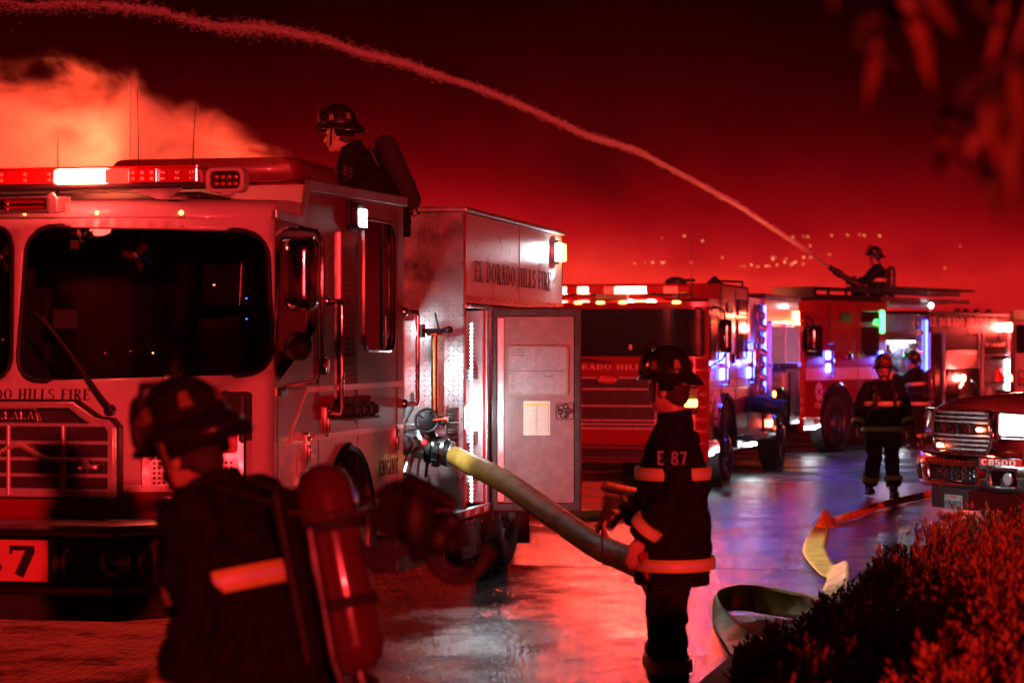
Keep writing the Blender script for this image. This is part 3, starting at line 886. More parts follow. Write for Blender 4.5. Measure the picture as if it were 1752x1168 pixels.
for i in range(16): g.ell((.002,4.95+i*.26,2.86),.004,.007,.007,6,4); g.ell((.002,4.95+i*.26,2.28),.004,.007,.007,6,4)
part('rivet', g, M['steel'], T1, kind='stuff')
g = G(); g.box(.0,.0022,6.95,6.956,2.27,2.90); part('panel_seam', g, M['ink'], T1, smooth=False)
# wipers
for sgn in (1,-1):
    a = fs(XC+sgn*.60, 1.50, .06); b = fs(XC+sgn*.18, 2.02, .05)
    g = G(); g.tube([a, fs(XC+sgn*.55,1.57,.08), fs(XC+sgn*.35,1.83,.07), b], [.02,.018,.012,.008], 8); g.ell(a,.035,.03,.035)
    g.tube([fs(XC+sgn*.53,1.56,.045), fs(XC+sgn*.34,1.82,.04), fs(XC+sgn*.12,2.06,.035)], .006, 6)
    part('wiper', g, M['plastic'], T1)
# amber markers, one above each pane and on the centre post
for dx in (-.92,-.44,0,.44,.92):
    x, y, z = fs(XC+dx, 2.62, .0)
    g = G(); g.ell((x, y-.012, z+.004), .016, .016, .014, 10, 6); part('marker_lamp', g, E['amber'], T1)
    g = G(); g.box(x-.022,x+.022,y-.014,y+.01,z-.024,z-.008); part('marker_base', g, M['plastic'], T1, smooth=False)
# bumper
BY = -1.02
def bpoly(d): # plan outline of the bumper front
    return [(XC-1.22-d,-.30),(XC-1.18-d,-.62),(XC-.80,BY-d),(XC+.80,BY-d),(XC+1.18+d,-.62),(XC+1.22+d,-.30)]
def bump_band(z0, z1, d, name, mt, th=.02, bev=.004):
    P = bpoly(d); Q = bpoly(d-th)
    g = G(); g.prism(P + Q[::-1], SZ, z0, z1); return part(name, g, M[mt], T1, smooth=False, bevel=bev)
g = G(); g.prism(bpoly(.0) + [(XC+1.2,-.25),(XC-1.2,-.25)], SZ, .862, .885); part('bumper_top', g, M['tread'], T1, smooth=False, bevel=.004)
bump_band(.815,.861,.015,'bumper_rail','chrome',.05,.014)
bump_band(.565,.812,.0,'bumper_face','black',.03)
bump_band(.50,.56,.015,'bumper_rail','chrome',.05,.014)
bump_band(.36,.497,-.03,'bumper_valance','plastic',.03)
g = G(); g.box(XC-.40,XC+.43,BY-.004,BY+.0,.575,.80); part('number_plate_panel', g, M['plate'], T1, smooth=False)
fb = lambda u,v,w: (u,BY-.004-w,v)
g = G(); g.box(XC+.56,XC+.76,BY-.003,BY-.0,.58,.80); part('side_plate', g, M['black'], T1, smooth=False)
lettering('lettering', 'E-87', fb, XC-.34, .605, .165, .70, M['ink'], T1)
g = G(); g.obox((XC+.53,BY-.03,.68),(.05,.05,.06)); g.torus((XC+.57,BY-.05,.70),(1,0,0),.05,.012,18,6); g.box(XC+.48,XC+.50,BY-.05,BY,.64,.72); part('tow_hook', g, M['chrome'], T1, bevel=.004)
g = G(); g.lathe((XC+.83,BY+.03,.685),(0,-1,0),[(.082,-.01),(.088,.05),(.078,.052),(.06,.02),(.03,-.0),(.02,.03),(.003,.034)],28); part('bumper_horn', g, M['chrome'], T1)
g = G(); g.lathe((XC-.83,BY+.03,.685),(0,-1,0),[(.082,-.01),(.088,.05),(.078,.052),(.06,.02),(.03,-.0),(.02,.03),(.003,.034)],28); part('bumper_horn', g, M['chrome'], T1)
for sgn in (1,-1):
    c = (XC+sgn*1.02, -.86, .685); ax = V((sgn*.55,-.8,0)).normalized()
    g = G(); g.lathe(c, ax, [(.13,-.03),(.135,.04),(.12,.045)], 30, caps=False); sp = part('siren_speaker', g, M['chrome'], T1)
    g = G(); g.lathe(c, ax, [(.12,.035),(.08,.04),(.01,.045)], 24, caps=False); part('speaker_mesh', g, M['mesh'], sp)

# things behind the windscreen
g = G(); g.box(XC-1.3,XC+1.3,-.25,.20,1.30,1.60); g.prism([(-.25,1.60),(.05,1.68),(.18,1.60)], SX, XC-1.2, XC+1.2); part('dashboard', g, M['plastic'], T1, smooth=False, bevel=.02)
for dx in (-.75,.75):
    g = G(); g.obox((XC+dx,1.0,1.55),(.55,.5,.14)); g.obox((XC+dx,1.28,1.92),(.52,.14,.66)); g.obox((XC+dx,1.27,2.30),(.28,.10,.16))
    part('seat', g, M['leather'], T1, bevel=.04)
    # fan on a stalk
    cx, cy, cz = XC+dx-.09 if dx > 0 else XC+dx+.04, -.20, 2.38
    cx = XC+.63 if dx > 0 else XC-.20
    g = G()
    for k in range(9): g.torus((cx,cy-.03+abs(k-4)*.001,cz),(0,-1,0),.014+.0105*k,.0016,32,4)
    for k in range(8):
        a = pi*k/4; g.tube([(cx,cy-.032,cz),(cx+.1*cos(a),cy-.02,cz+.1*sin(a))],.0016,4)
    g.torus((cx,cy,cz),(0,-1,0),.10,.004,32,6); fan = part('fan', g, M['chrome'], T1)
    g = G()
    for k in range(3):
        a = R(50+120*k); M3 = Matrix.Rotation(-a,3,'Y') @ Matrix.Rotation(.5,3,'X'); g.obox(V((cx,cy,cz))+Matrix.Rotation(-a,3,'Y') @ V((.052,0,0)),(.065,.004,.04),M3)
    part('fan_blade', g, M['lens_red'], fan, bevel=.01)
    g = G(); g.ell((cx,cy-.03,cz),.024,.012,.024); part('fan_hub', g, M['alu'], fan)
    g = G(); g.cyl((cx,cy+.02,cz),(cx+.02,cy+.05,2.56),.006); g.box(cx-.03,cx+.05,cy+.02,cy+.08,2.54,2.57); part('fan_stalk', g, M['plastic'], fan)
for (x,z,w,h,mm,yy) in ((XC+.25,2.45,.05,.05,'paper',-.2),(XC+.25,2.52,.045,.02,'orangecone',-.2),(XC+.11,2.02,.15,.11,'board',.0),(XC+.98,2.14,.09,.05,'lens_red',.4),(XC+1.05,1.95,.12,.18,'orangecone',1.2)):
    g = G(); g.obox((x,yy,z),(w,.006,h)); part('cab_notice', g, M[mm], T1, smooth=False)
g = G(); g.lathe((XC+.70,.25,1.72),(0,-.7,.7),[(.20,0),(.21,.012),(.2,.024),(.185,.012),(.2,0)],30,caps=False); g.cyl((XC+.70,.25,1.72),(XC+.70,.35,1.55),.02); g.tube([(XC+.52,.25,1.72),(XC+.88,.25,1.72)],.012); part('steering_wheel', g, M['plastic'], T1)
g = G(); g.box(XC-1.2,XC+1.2,-.05,.02,2.50,2.58); g.box(XC+.85,XC+1.12,.3,.5,2.1,2.35); part('overhead_console', g, M['plastic'], T1, smooth=False, bevel=.01)
g = G(); g.box(-.5,-.42,2.1,2.5,1.9,2.6); g.box(-.42,-.415,2.1,2.5,2.05,2.1); part('yellow_standin', g, M['yellowgear'], T1, smooth=False, bevel=.03)  # added yellow shape standing in for reflections in the side window
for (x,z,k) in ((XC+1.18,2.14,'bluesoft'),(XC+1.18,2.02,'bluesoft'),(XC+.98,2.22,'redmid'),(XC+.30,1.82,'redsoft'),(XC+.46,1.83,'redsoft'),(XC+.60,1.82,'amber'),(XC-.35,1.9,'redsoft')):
    g = G(); g.ell((x,.15,z),.006,.004,.005,6,4); part('led_and_glint', g, E[k], T1)  # glowing beads for blue LEDs and for glints in the windscreen
g = G(); g.tube([(-.25,2.28,1.75),(-.25,2.28,2.2)],.012); g.tube([(-.25,2.34,1.75),(-.25,2.34,2.25)],.012); part('inner_handrail', g, M['chrome'], T1)

# mirrors
def mirror_big(sgn):
    b = XC + sgn*1.40
    o = sgn*.24
    g = G()
    P = rr(-.09*1, .09, 2.06, 2.47, .05, 5)
    rg = []
    for d, k in ((0.05,1.0),(0.0,1.0),(-.05,.93),(-.085,.72),(-.095,.35)):
        rg.append([(b+o+u*k, -.27+d, 2.265+(v-2.265)*(k*.5+.5)) for u, v in P])
    g.rings(rg); mi = part('mirror', g, M['chrome'], T1, angle=60)
    g = G(); g.prism(rr(b+o-.08,b+o+.08,2.08,2.45,.04), SY, -.215, -.21); part('mirror_glass', g, M['darkglass'], mi, smooth=False)
    g = G()
    g.tube([(b,.02,2.50),(b+sgn*.1,-.12,2.53),(b+o-sgn*.03,-.21,2.53),(b+o+sgn*.08,-.23,2.51),(b+o+sgn*.115,-.235,2.45),(b+o+sgn*.115,-.235,1.75),(b+o+sgn*.07,-.20,1.66),(b+sgn*.08,-.02,1.63),(b,.10,1.60)], .013, 8)
    g.box(min(b,b+sgn*.03),max(b,b+sgn*.03),.02,.16,1.57,1.62); part('mirror_arm', g, M['chrome'], mi)
    g = G(); g.ell((b+o-.02,-.26,1.86),.085,.07,.085,18,12); part('convex_mirror', g, M['plastic'], mi)
mirror_big(1); mirror_big(-1)

# light bar on brackets
lb = G(); lb.box(XC-1.08,XC+1.08,-.42,-.14,2.765,2.785); LB = part('light_bar', lb, M['darksteel'], T1, smooth=False, bevel=.005)
xs = [-1.08,-.80,-.56,-.42,-.14,0.22,.37,.52,.66,.84,1.08]
kinds = ['lens_red','lens_red','lens_red','lens_red','lens_red','hot','hot','lit','lens_red','lens_red']
for i in range(10):
    a, b = XC+xs[i]+.004, XC+xs[i+1]-.004
    k = kinds[i]
    g = G(); g.box(a,b,-.425,-.135,2.787,2.868)
    part('lamp_module', g, E['redhot'] if k == 'hot' else (E['redsoft'] if k == 'lit' else M['lens_red']), LB, smooth=False, bevel=.006)
    if k == 'lens_red':
        g = G()
        for q in range(3):
            for r_ in range(2): g.ell((a+.03+q*(b-a-.06)/2,-.428,2.81+r_*.034),.012,.004,.012,8,4)
        part('led_cell', g, E['redsoft'] if i % 3 else M['lens_clear'], LB, smooth=True, kind='stuff')
g = G(); g.box(XC-1.08,XC+1.08,-.43,-.13,2.870,2.882); part('light_bar_lid', g, M['lens_red'], LB, smooth=False, bevel=.004)
for sgn in (1,-1):
    g = G(); g.prism([(XC+sgn*.62,2.765),(XC+sgn*.96,2.765),(XC+sgn*.90,2.715),(XC+sgn*.80,2.70)], SY, -.33, -.32); g.tube([(XC+sgn*.75,-.28,2.77),(XC+sgn*.90,-.1,2.72)],.014); g.box(*(sorted((XC+sgn*.80,XC+sgn*.95))),-.34,-.18,2.70,2.71)
    part('light_bar_bracket', g, M['alu'], LB, smooth=False)
# spotlight with white bezel
g = G(); ringprism(g, rr(-.32,-.09,2.735,2.875,.04), rr(-.295,-.115,2.755,2.855,.03), SY, -.20,-.30); sl = part('spotlight', g, M['white'], T1, bevel=.006)
g = G(); g.prism(rr(-.30,-.11,2.75,2.86,.03), SY, -.22, -.27); part('spotlight_body', g, M['plastic'], sl, smooth=False)
g = G()
for i in range(4):
    for j in range(2): g.ell((-.262+i*.038,-.272,2.785+j*.038),.014,.005,.014,8,4)
part('spotlight_lens', g, M['lens_red'], sl)
g = G(); g.cyl((-.205,-.25,2.72),(-.205,-.25,2.738),.05,.04); part('spotlight_foot', g, M['white'], sl)
# quartz flood with fins, over the centre post
g = G(); fy = -.62
ringprism(g, rr(XC-.06-.27,XC-.06+.27+.06,2.615,2.705,.008), rr(XC-.06-.25,XC-.06+.25+.06,2.63,2.69,.006), SY, fy+.16, fy-.0); ff = part('flood_housing', g, M['alu'], T1, bevel=.003)
g = G(); g.box(XC-.32,XC+.26,fy+.10,fy+.15,2.62,2.70); part('flood_reflector', g, M['chrome'], ff, smooth=False)
for i in range(2):
    for j in range(2):
        g = G(); g.cyl((XC-.29+i*.275,fy+.04,2.645+j*.032),(XC-.05+i*.275,fy+.04,2.645+j*.032),.009); part('flood_tube', g, M['lens_red'], ff)
for sgn in (1,-1):
    g = G(); bx_ = XC-.03+sgn*.31
    g.prism(roundpoly([(bx_-.015,2.605),(bx_+.03,2.605),(bx_+.03,2.70),(bx_,2.73),(bx_-.03,2.70)],.02), SY, fy+.02, fy+.0)
    for k in range(9): g.box(bx_+(.02 if sgn>0 else -.07),bx_+(.07 if sgn>0 else -.02),fy+.03,fy+.12,2.615+k*.0105,2.619+k*.0105)
    part('flood_bracket', g, M['white'], ff, smooth=False)
# deck-gun cover and roof boxes behind the light bar
g = G(); rg = []
P = rr(XC-.30,-.38,2.93,3.10,.075,5)
for y, k in ((1.7,.90),(1.74,.97),(1.85,1.0),(2.6,1.0),(2.72,.95)):
    rg.append([((u+.88)*k-.88, y, 3.0+(v-3.0)*k) for u, v in P])
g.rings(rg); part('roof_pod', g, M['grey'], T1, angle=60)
g = G(); g.box(-1.55,-.72,1.6,2.5,2.86,2.94); g.box(-.70,-.40,1.8,2.7,2.86,2.935); part('roof_locker', g, M['deepred'], T1, smooth=False, bevel=.02)
g = G(); g.box(-2.4,-.45,-.0,.55,2.72,2.76); part('roof_plate', g, M['plastic'], T1, smooth=False, bevel=.01)
g = G(); g.cyl((-.93,1.2,2.84),(-.93,1.2,2.90),.03); g.tube([(-.93,1.2,2.9),(-.91,1.2,3.3),(-.86,1.2,3.79)],[.004,.0025,.0015],5); part('antenna', g, M['plastic'], T1)
g = G(); g.tube([(-1.27,1.0,2.72),(-1.27,1.0,2.95),(-1.262,1.0,3.52)],[.006,.003,.0016],5); g.tube([(-1.24,1.1,2.72),(-1.247,1.1,3.0),(-1.258,1.1,3.5)],[.006,.003,.0016],5); part('antenna', g, M['plastic'], T1)
g = G(); g.tube([(-1.42,.2,2.72),(-1.42,.2,2.90)],[.014,.010],6); g.tube([(-1.42,.2,2.9),(-1.42,.2,3.10)],[.004,.002],5); part('antenna', g, M['plastic'], T1)

# pump bay between cab and body
g = G(); g.box(-2.5,-.0,4.83,4.86,.60,2.90); fw = part('body_front_wall', g, M['tread'], T1, smooth=False)
g = G(); g.box(-2.34,-.47,2.98,4.83,.60,2.05); part('pump_panel', g, M['panelwhite'], T1, smooth=False)
g = G(); g.box(-2.34,-.40,2.98,4.82,2.06,2.15); part('pump_panel_hood', g, M['darksteel'], T1, smooth=False)
g = G(); g.box(-.46,-.43,3.05,4.6,1.98,2.02); part('panel_light', g, E['whitemid'], T1, smooth=False)
for (y,z,r) in ((3.3,1.86,.05),(3.5,1.70,.06),(3.9,1.86,.05),(4.3,1.86,.05),(3.3,1.50,.05),(3.7,1.55,.06),(4.1,1.62,.05)):
    g = G(); g.lathe((-.47,y,z),(1,0,0),[(r,0),(r,.03),(r*.85,.035),(r*.82,.028),(.005,.028)],20); part('gauge', g, M['board'], T1)
for (y,z,mm) in ((3.1,1.60,'blue'),(3.05,1.46,'green'),(3.35,1.40,'redmid')):
    g = G(); g.ell((-.44,y+.2,z),.02,.02,.02); part('pilot_light', g, E[mm], T1)
g = G()   # pull handles and pipework, tall brass-coloured drain pipe
for i in range(5):
    g = G(); g.cyl((-.47,3.2+i*.3,1.30),(-.36,3.2+i*.3,1.30),.012); g.cyl((-.36,3.17+i*.3,1.30),(-.36,3.23+i*.3,1.30),.022); part('pull_handle', g, M['steel'], T1)
g = G(); g.tube([(-.20,4.70,1.98),(-.20,4.70,1.30)],.026,10); g.torus((-.20,4.70,1.96),(0,0,1),.05,.016,16,6); g.torus((-.20,4.70,1.32),(0,0,1),.05,.016,16,6); part('standpipe', g, M['brass'], T1)
g = G(); g.tube([(-.28,4.60,1.98),(-.12,4.60,1.98),(-.07,4.6,1.99)],.018,8); g.box(-.30,-.26,4.55,4.65,1.93,2.03); g.tube([(-.17,4.72,1.99),(-.20,4.72,2.12)],.008,6); g.ell((-.06,4.6,1.99),.03,.03,.03,10,6); part('standpipe_valve', g, M['darksteel'], T1); g = G(); g.tube([(-.30,4.6,1.28),(-.12,4.6,1.28)],.018,8); g.ell((-.11,4.6,1.28),.028,.028,.028,10,6); part('standpipe_valve', g, M['darksteel'], T1)
for i, z in enumerate((1.335,1.215,1.10)):   # three framed data plates on the wall
    g = G(); g.box(-.145,.0-.035,4.822,4.829,z-.055,z+.055); dp = part('data_plate', g, M['chrome'], T1, smooth=False, bevel=.003)
    g = G(); g.box(-.135,-.045,4.819,4.8215,z-.044,z+.044); part('plate_face', g, M['ink'], dp, smooth=False)
    g = G(); g.box(-.12,-.065,4.817,4.8185,z+.0,z+.006); g.box(-.12,-.09,4.817,4.8185,z-.02,z-.014); g.torus((-.075,4.817,z-.01),(0,-1,0),.013,.002,12,4); part('plate_print', g, M['steel'], dp, smooth=False)
g = G()
for z in (.9,1.3,1.7,2.1,2.5): g.ell((-.012,4.828,z),.007,.004,.007,8,4)
part('rivet', g, M['ink'], T1, kind='stuff')
g = G(); g.box(.001,.012,4.82,4.87,.60,2.90); part('corner_trim', g, M['red'], T1, smooth=False)
# large discharge gate valve
vx, vy, vz = -.20, 4.20, 1.12
g = G(); g.cyl((-.47,vy,vz+.02),(vx,vy,vz+.02),.10,seg=20); g.ell((vx+.03,vy,vz+.02),.13,.12,.125,18,12); g.cyl((vx+.03,vy,vz),(vx+.22,vy-.02,vz-.03),.085,seg=20)
g.lathe((vx-.12,vy,vz+.02),(1,0,0),[(.13,-.015),(.13,.015)],20); g.box(vx-.08,vx+.10,vy-.07,vy+.07,vz+.12,vz+.16)
vb = part('discharge_valve', g, M['steel'], T1, bevel=.004)
g = G(); g.torus((vx+.10,vy-.14,vz+.19),(.3,-1,.1),.085,.012,26,6)
for k in range(5):
    a = 2*pi*k/5; g.tube([(vx+.10,vy-.14,vz+.19),(vx+.10+.08*cos(a),vy-.14+.024*cos(a),vz+.19+.08*sin(a))],.008,6)
g.cyl((vx+.10,vy-.14,vz+.19),(vx+.10,vy-.02,vz+.17),.02); g.lathe((vx+.10,vy-.135,vz+.19),(.3,-1,.1),[(.07,0),(.05,.01),(.01,.015)],20); part('hand_wheel', g, M['plastic'], vb)
g = G(); g.cyl((vx+.14,vy-.12,vz+.19),(vx+.24,vy-.14,vz+.20),.013); g.cyl((vx+.235,vy-.14,vz+.20),(vx+.26,vy-.14,vz+.20),.024,seg=8); part('crank_handle', g, M['orangecone'], vb)
g = G(); g.cyl((vx-.05,vy-.05,vz-.08),(vx-.08,vy-.12,vz-.22),.035,.04,14); g.tube([(vx+.03,vy-.1,vz-.09),(vx+.02,vy-.11,vz-.22)],.01,6); part('drain_valve', g, M['steel'], vb)
g = G(); g.tube([(vx+.08,vy-.05,vz-.12),(vx+.07,vy-.06,vz-.24)],.012,6); part('drain_lever', g, M['orangecone'], vb)
g = G()
for i in range(4): g.tube([(-.46,3.3+i*.22,1.22),(-.25,3.32+i*.22,1.2),(-.18,3.33+i*.22,1.12+.02*i)],.045,10); g.lathe((-.20,3.33+i*.22,1.14),(.6,0,-.6),[(.06,-.02),(.062,.03),(.05,.05),(.01,.055)],14)
part('discharge_outlet', g, M['darksteel'], T1)
g = G(); g.tube([(-.3,3.5,1.45),(-.22,3.6,1.30),(-.26,3.9,1.25),(-.2,4.0,1.4),(-.3,4.4,1.5)],.014,6); g.tube([(-.3,3.3,1.05),(-.2,3.6,.95),(-.25,4.1,.9),(-.3,4.5,1.1)],.012,6); part('hose_line', g, M['rubber'], T1)
g = G(); g.lathe((-.36,4.0,.76),(1,-.1,0),[(.13,-.1),(.14,0),(.14,.05),(.125,.06),(.12,.04),(.02,.04)],26); g.obox((-.31,4.0,.76),(.02,.2,.03)); part('suction_cap', g, M['black'], T1)
# running board
g = G(); g.box(-.46,.03,2.99,5.66,.535,.60); part('running_board', g, M['tread'], T1, smooth=False, bevel=.004)
g = G(); g.box(.031,.034,3.0,5.65,.54,.595); part('reflective_stripe', g, M['orangecone'], T1, smooth=False)
for i in range(8):
    g = G(); y = 3.1+i*.33; g.prism([(y,.545),(y+.13,.545),(y+.16,.59),(y+.03,.59)], SX, .0345, .036); part('stripe_block', g, M['stripe'], T1, smooth=False)
g = G(); g.box(-2.3,-.3,2.9,8.8,.42,.60); g.box(-.6,-.1,3.2,4.6,.25,.50); g.box(-.14,-.02,4.9,5.5,.20,.50); g.box(-.5,-.1,5.5,5.9,.22,.45); part('chassis', g, M['darksteel'], T1, smooth=False, bevel=.01)
g = G()
for i in range(6): g.box(-.20,-.04,5.05+i*.05,5.07+i*.05,.10+.02*(i%2),.44)
g.box(-.16,-.03,4.95,5.25,.42,.47); part('step_hanger', g, M['darksteel'], T1, smooth=False)
g = G(); g.box(-2.3,-.45,2.3,2.9,.16,.42); g.cyl((-2.5,1.48,.53),(-.3,1.48,.53),.10); g.box(-2.0,-.8,.3,1.2,.28,.88); g.box(-2.2,-.7,5.0,5.9,.16,.42); g.cyl((-2.4,6.5,.53),(-.1,6.5,.53),.12); g.box(-2.3,-.5,7.3,8.7,.22,.42); g.box(-2.45,-.55,3.0,3.06,.10,.42); part('underbody_blocker', g, M['darksteel'], T1, smooth=False, bevel=.01)  # axles, plus boxes added to block the glow showing under the engine
# rear body around the open compartment
g = G(); g.box(-2.5,0,4.862,8.93,2.23,2.90); part('upper_body', g, M['white'], T1, smooth=False, bevel=.01)
g = G(); g.box(-2.52,.03,4.80,8.96,2.905,2.935); g.box(-2.5,-.0,4.85,8.9,2.936,2.95); part('body_top_rail', g, M['alu'], T1, smooth=False, bevel=.006)
g = G(); g.box(.001,.012,4.87,8.93,2.20,2.262); part('reflective_stripe', g, M['red'], T1, smooth=False)
g = G(); g.box(-.03,.05,4.87,8.93,2.165,2.185); part('drip_ledge', g, M['alu'], T1, smooth=False)
g = G(); g.box(-2.5,-.70,4.862,8.93,.60,2.22); g.box(-.70,0,5.62,5.98,.60,2.16); g.box(-.70,0,7.05,8.93,.60,2.16); g.box(-.70,0,5.98,7.05,1.22,2.16); part('lower_body', g, M['red'], T1, smooth=False)
g = G(); g.box(-.70,-.01,4.862,5.62,.585,.60); part('compartment_floor', g, M['alu'], T1, smooth=False)
lettering('lettering', 'EL DORADO HILLS FIRE', SX, 5.22, 2.375, .165, 3.15, M['letterred'], T1)
arch(T1, 6.5, .62, .56, .0, .05, .3)
wheel(T1, 6.5, .0, .53); wheel(T1, 6.5, -2.5, .53, side=-1)
g = G(); g.box(-.42,.0,7.36,7.40,.14,.62); part('mud_flap', g, M['rubber'], T1, smooth=False)
# compartment contents
cm = 'panelwhite'
g = G(); g.box(-.69,-.66,4.87,5.61,.61,2.15); g.box(-.66,-.02,5.595,5.615,.61,2.15); part('compartment_liner', g, M['alu'], T1, smooth=False)
for z in (.80,1.12,1.62):
    g = G(); g.box(-.65,-.06,4.88,5.59,z,z+.03); g.box(-.065,-.055,4.88,5.59,z-.02,z+.06); part('shelf', g, M['darksteel'], T1, smooth=False)
g = G(); g.prism(rr(4.90,5.12,1.70,2.0,.05), SX, -.45, -.12); part('hose_roll', g, M['plastic'], T1, bevel=.02)
g = G(); g.box(-.5,-.12,4.90,5.13,1.16,1.30); g.box(-.5,-.10,4.92,5.05,1.31,1.40); g.cyl((-.3,5.02,1.18),(-.3,5.02,1.5),.05); part('tool_case', g, M['plastic'], T1, bevel=.012)
g = G(); g.tube([(-.08,4.93,.66),(-.08,4.93,1.08)],.02); g.tube([(-.08,5.0,1.68),(-.08,5.05,2.05)],.012); g.tube([(-.10,4.96,1.2),(-.12,5.0,1.6)],.018); part('tool_bar', g, M['steel'], T1)
g = G(); g.box(-.4,-.1,4.9,5.3,.83,.96); g.box(-.38,-.12,4.92,5.2,.62,.78); part('equipment_tray', g, M['black'], T1, smooth=False, bevel=.01)
g = G(); g.box(-.055,-.04,5.315,5.345,.62,2.06); part('led_rail', g, M['alu'], T1, smooth=False)
g = G()
for i in range(46): g.ell((-.047,5.31,.64+i*.031),.011,.008,.009,6,4)
part('led_strip', g, E['led'], T1)
# open compartment door, hinged on the far edge of the opening
D = G(); Dr = lambda u, v, w: (.03 + u*.978 + w*.207, 5.70 + u*.207 - w*.978, v)
D.prism(rr(0,.73,.52,2.18,.02), Dr, -.035, 0); door = part('compartment_door', D, M['black'], T1, smooth=False, bevel=.006)
g = G(); g.prism(rr(.045,.665,.60,2.10,.012), Dr, .001, .008); part('door_liner', g, M['panelwhite'], door, smooth=False)
g = G(); ringprism(g, rr(.012,.718,.535,2.165,.02), rr(.04,.675,.585,2.115,.02), Dr, .001, .026); part('door_gasket', g, M['rubber'], door, smooth=False, bevel=.006)
g = G(); g.box(-.0,.012,5.62,5.70,.55,2.15)
part('hinge', g, M['alu'], door, smooth=False)
g = G(); g.prism([(.055,.61),(.10,.61),(.10,2.09),(.055,2.09)], Dr, .008, .022)
for z in (.7,1.0,1.35,1.7,2.0): g.prism(rr(.066,.088,z-.012,z+.012,.01), Dr, .022, .027)
part('stiffener', g, M['alu'], door, smooth=False, bevel=.003)
g = G(); g.prism(rr(.135,.615,1.47,1.86,.025), Dr, .008, .014); wb = part('whiteboard', g, M['board'], door, smooth=False)
g = G(); ringprism(g, rr(.128,.622,1.463,1.867,.03), rr(.142,.608,1.477,1.853,.022), Dr, .013, .018); part('board_frame', g, M['tan'], wb, smooth=False)
g = G()
def scrib(u, v, w, h, n):
    pts = [Dr(u+w*i/n, v+random.uniform(-h,h), .0165) for i in range(n+1)]; g.tube(pts, .0014, 3)
for k in range(3): scrib(.155,1.835-.022*k,.11,.004,16)
scrib(.37,1.835,.03,.006,6); scrib(.37,1.81,.03,.006,6)
for k in range(5): scrib(.155,1.64-.028*k,.03,.005,6)
scrib(.43,1.62,.07,.012,9); scrib(.2,1.49,.06,.005,8); scrib(.14,1.665,.44,.0008,4)
g.tube([Dr(.36,1.47,.0165),Dr(.36,1.855,.0165)],.0008,3)
part('board_writing', g, M['ink'], wb, smooth=False)
g = G(); g.prism(rr(.26,.475,1.145,1.42,.004), Dr, .008, .0105); pc = part('inventory_sheet', g, M['paper'], door, smooth=False)
g = G()
for k in range(13): g.prism([(.27,1.158+k*.018),(.465,1.158+k*.018),(.465,1.160+k*.018),(.27,1.160+k*.018)], Dr, .0106, .0112)
for u in (.27,.36,.37,.463): g.prism([(u,1.158),(u+.0015,1.158),(u+.0015,1.38),(u,1.38)], Dr, .0106, .0116)
part('sheet_lines', g, M['ink'], pc, smooth=False)
g = G(); g.prism([(.268,1.385),(.467,1.385),(.467,1.40),(.268,1.40)], Dr, .0106, .0112); part('sheet_header', g, M['yellowgear'], pc, smooth=False)
g = G(); ringprism(g, rr(.52,.665,1.27,1.405,.014), rr(.527,.658,1.277,1.398,.01), Dr, .008, .012)
for (u,v,r) in ((.56,1.365,.022),(.60,1.375,.018),(.58,1.31,.025),(.555,1.335,.018),(.62,1.34,.022),(.605,1.30,.014)):
    g.torus(Dr(u,v,.012),(.207,-.978,0),r,.005,16,5)
g.prism([(.61,1.32),(.655,1.325),(.655,1.355),(.61,1.35)], Dr, .01, .03)
part('latch_mechanism', g, M['ink'], door, smooth=False)
# rear scene flood and marker
g = G(); g.prism(rr(8.33,8.55,2.62,2.84,.05), SX, 0, .05); fl = part('flood_lamp', g, M['chrome'], T1, bevel=.008)
g = G(); g.prism(rr(8.36,8.52,2.65,2.81,.035), SX, .05, .085); part('flood_lens', g, E['flood'], fl, smooth=False)
g = G(); g.prism(rr(8.68,8.88,2.66,2.82,.03), SX, 0, .05); part('corner_beacon', g, E['amber'], T1, smooth=False)
g = G(); g.box(-2.5,.0,8.93,8.96,.5,2.90); part('tail_panel', g, M['red'], T1, smooth=False)

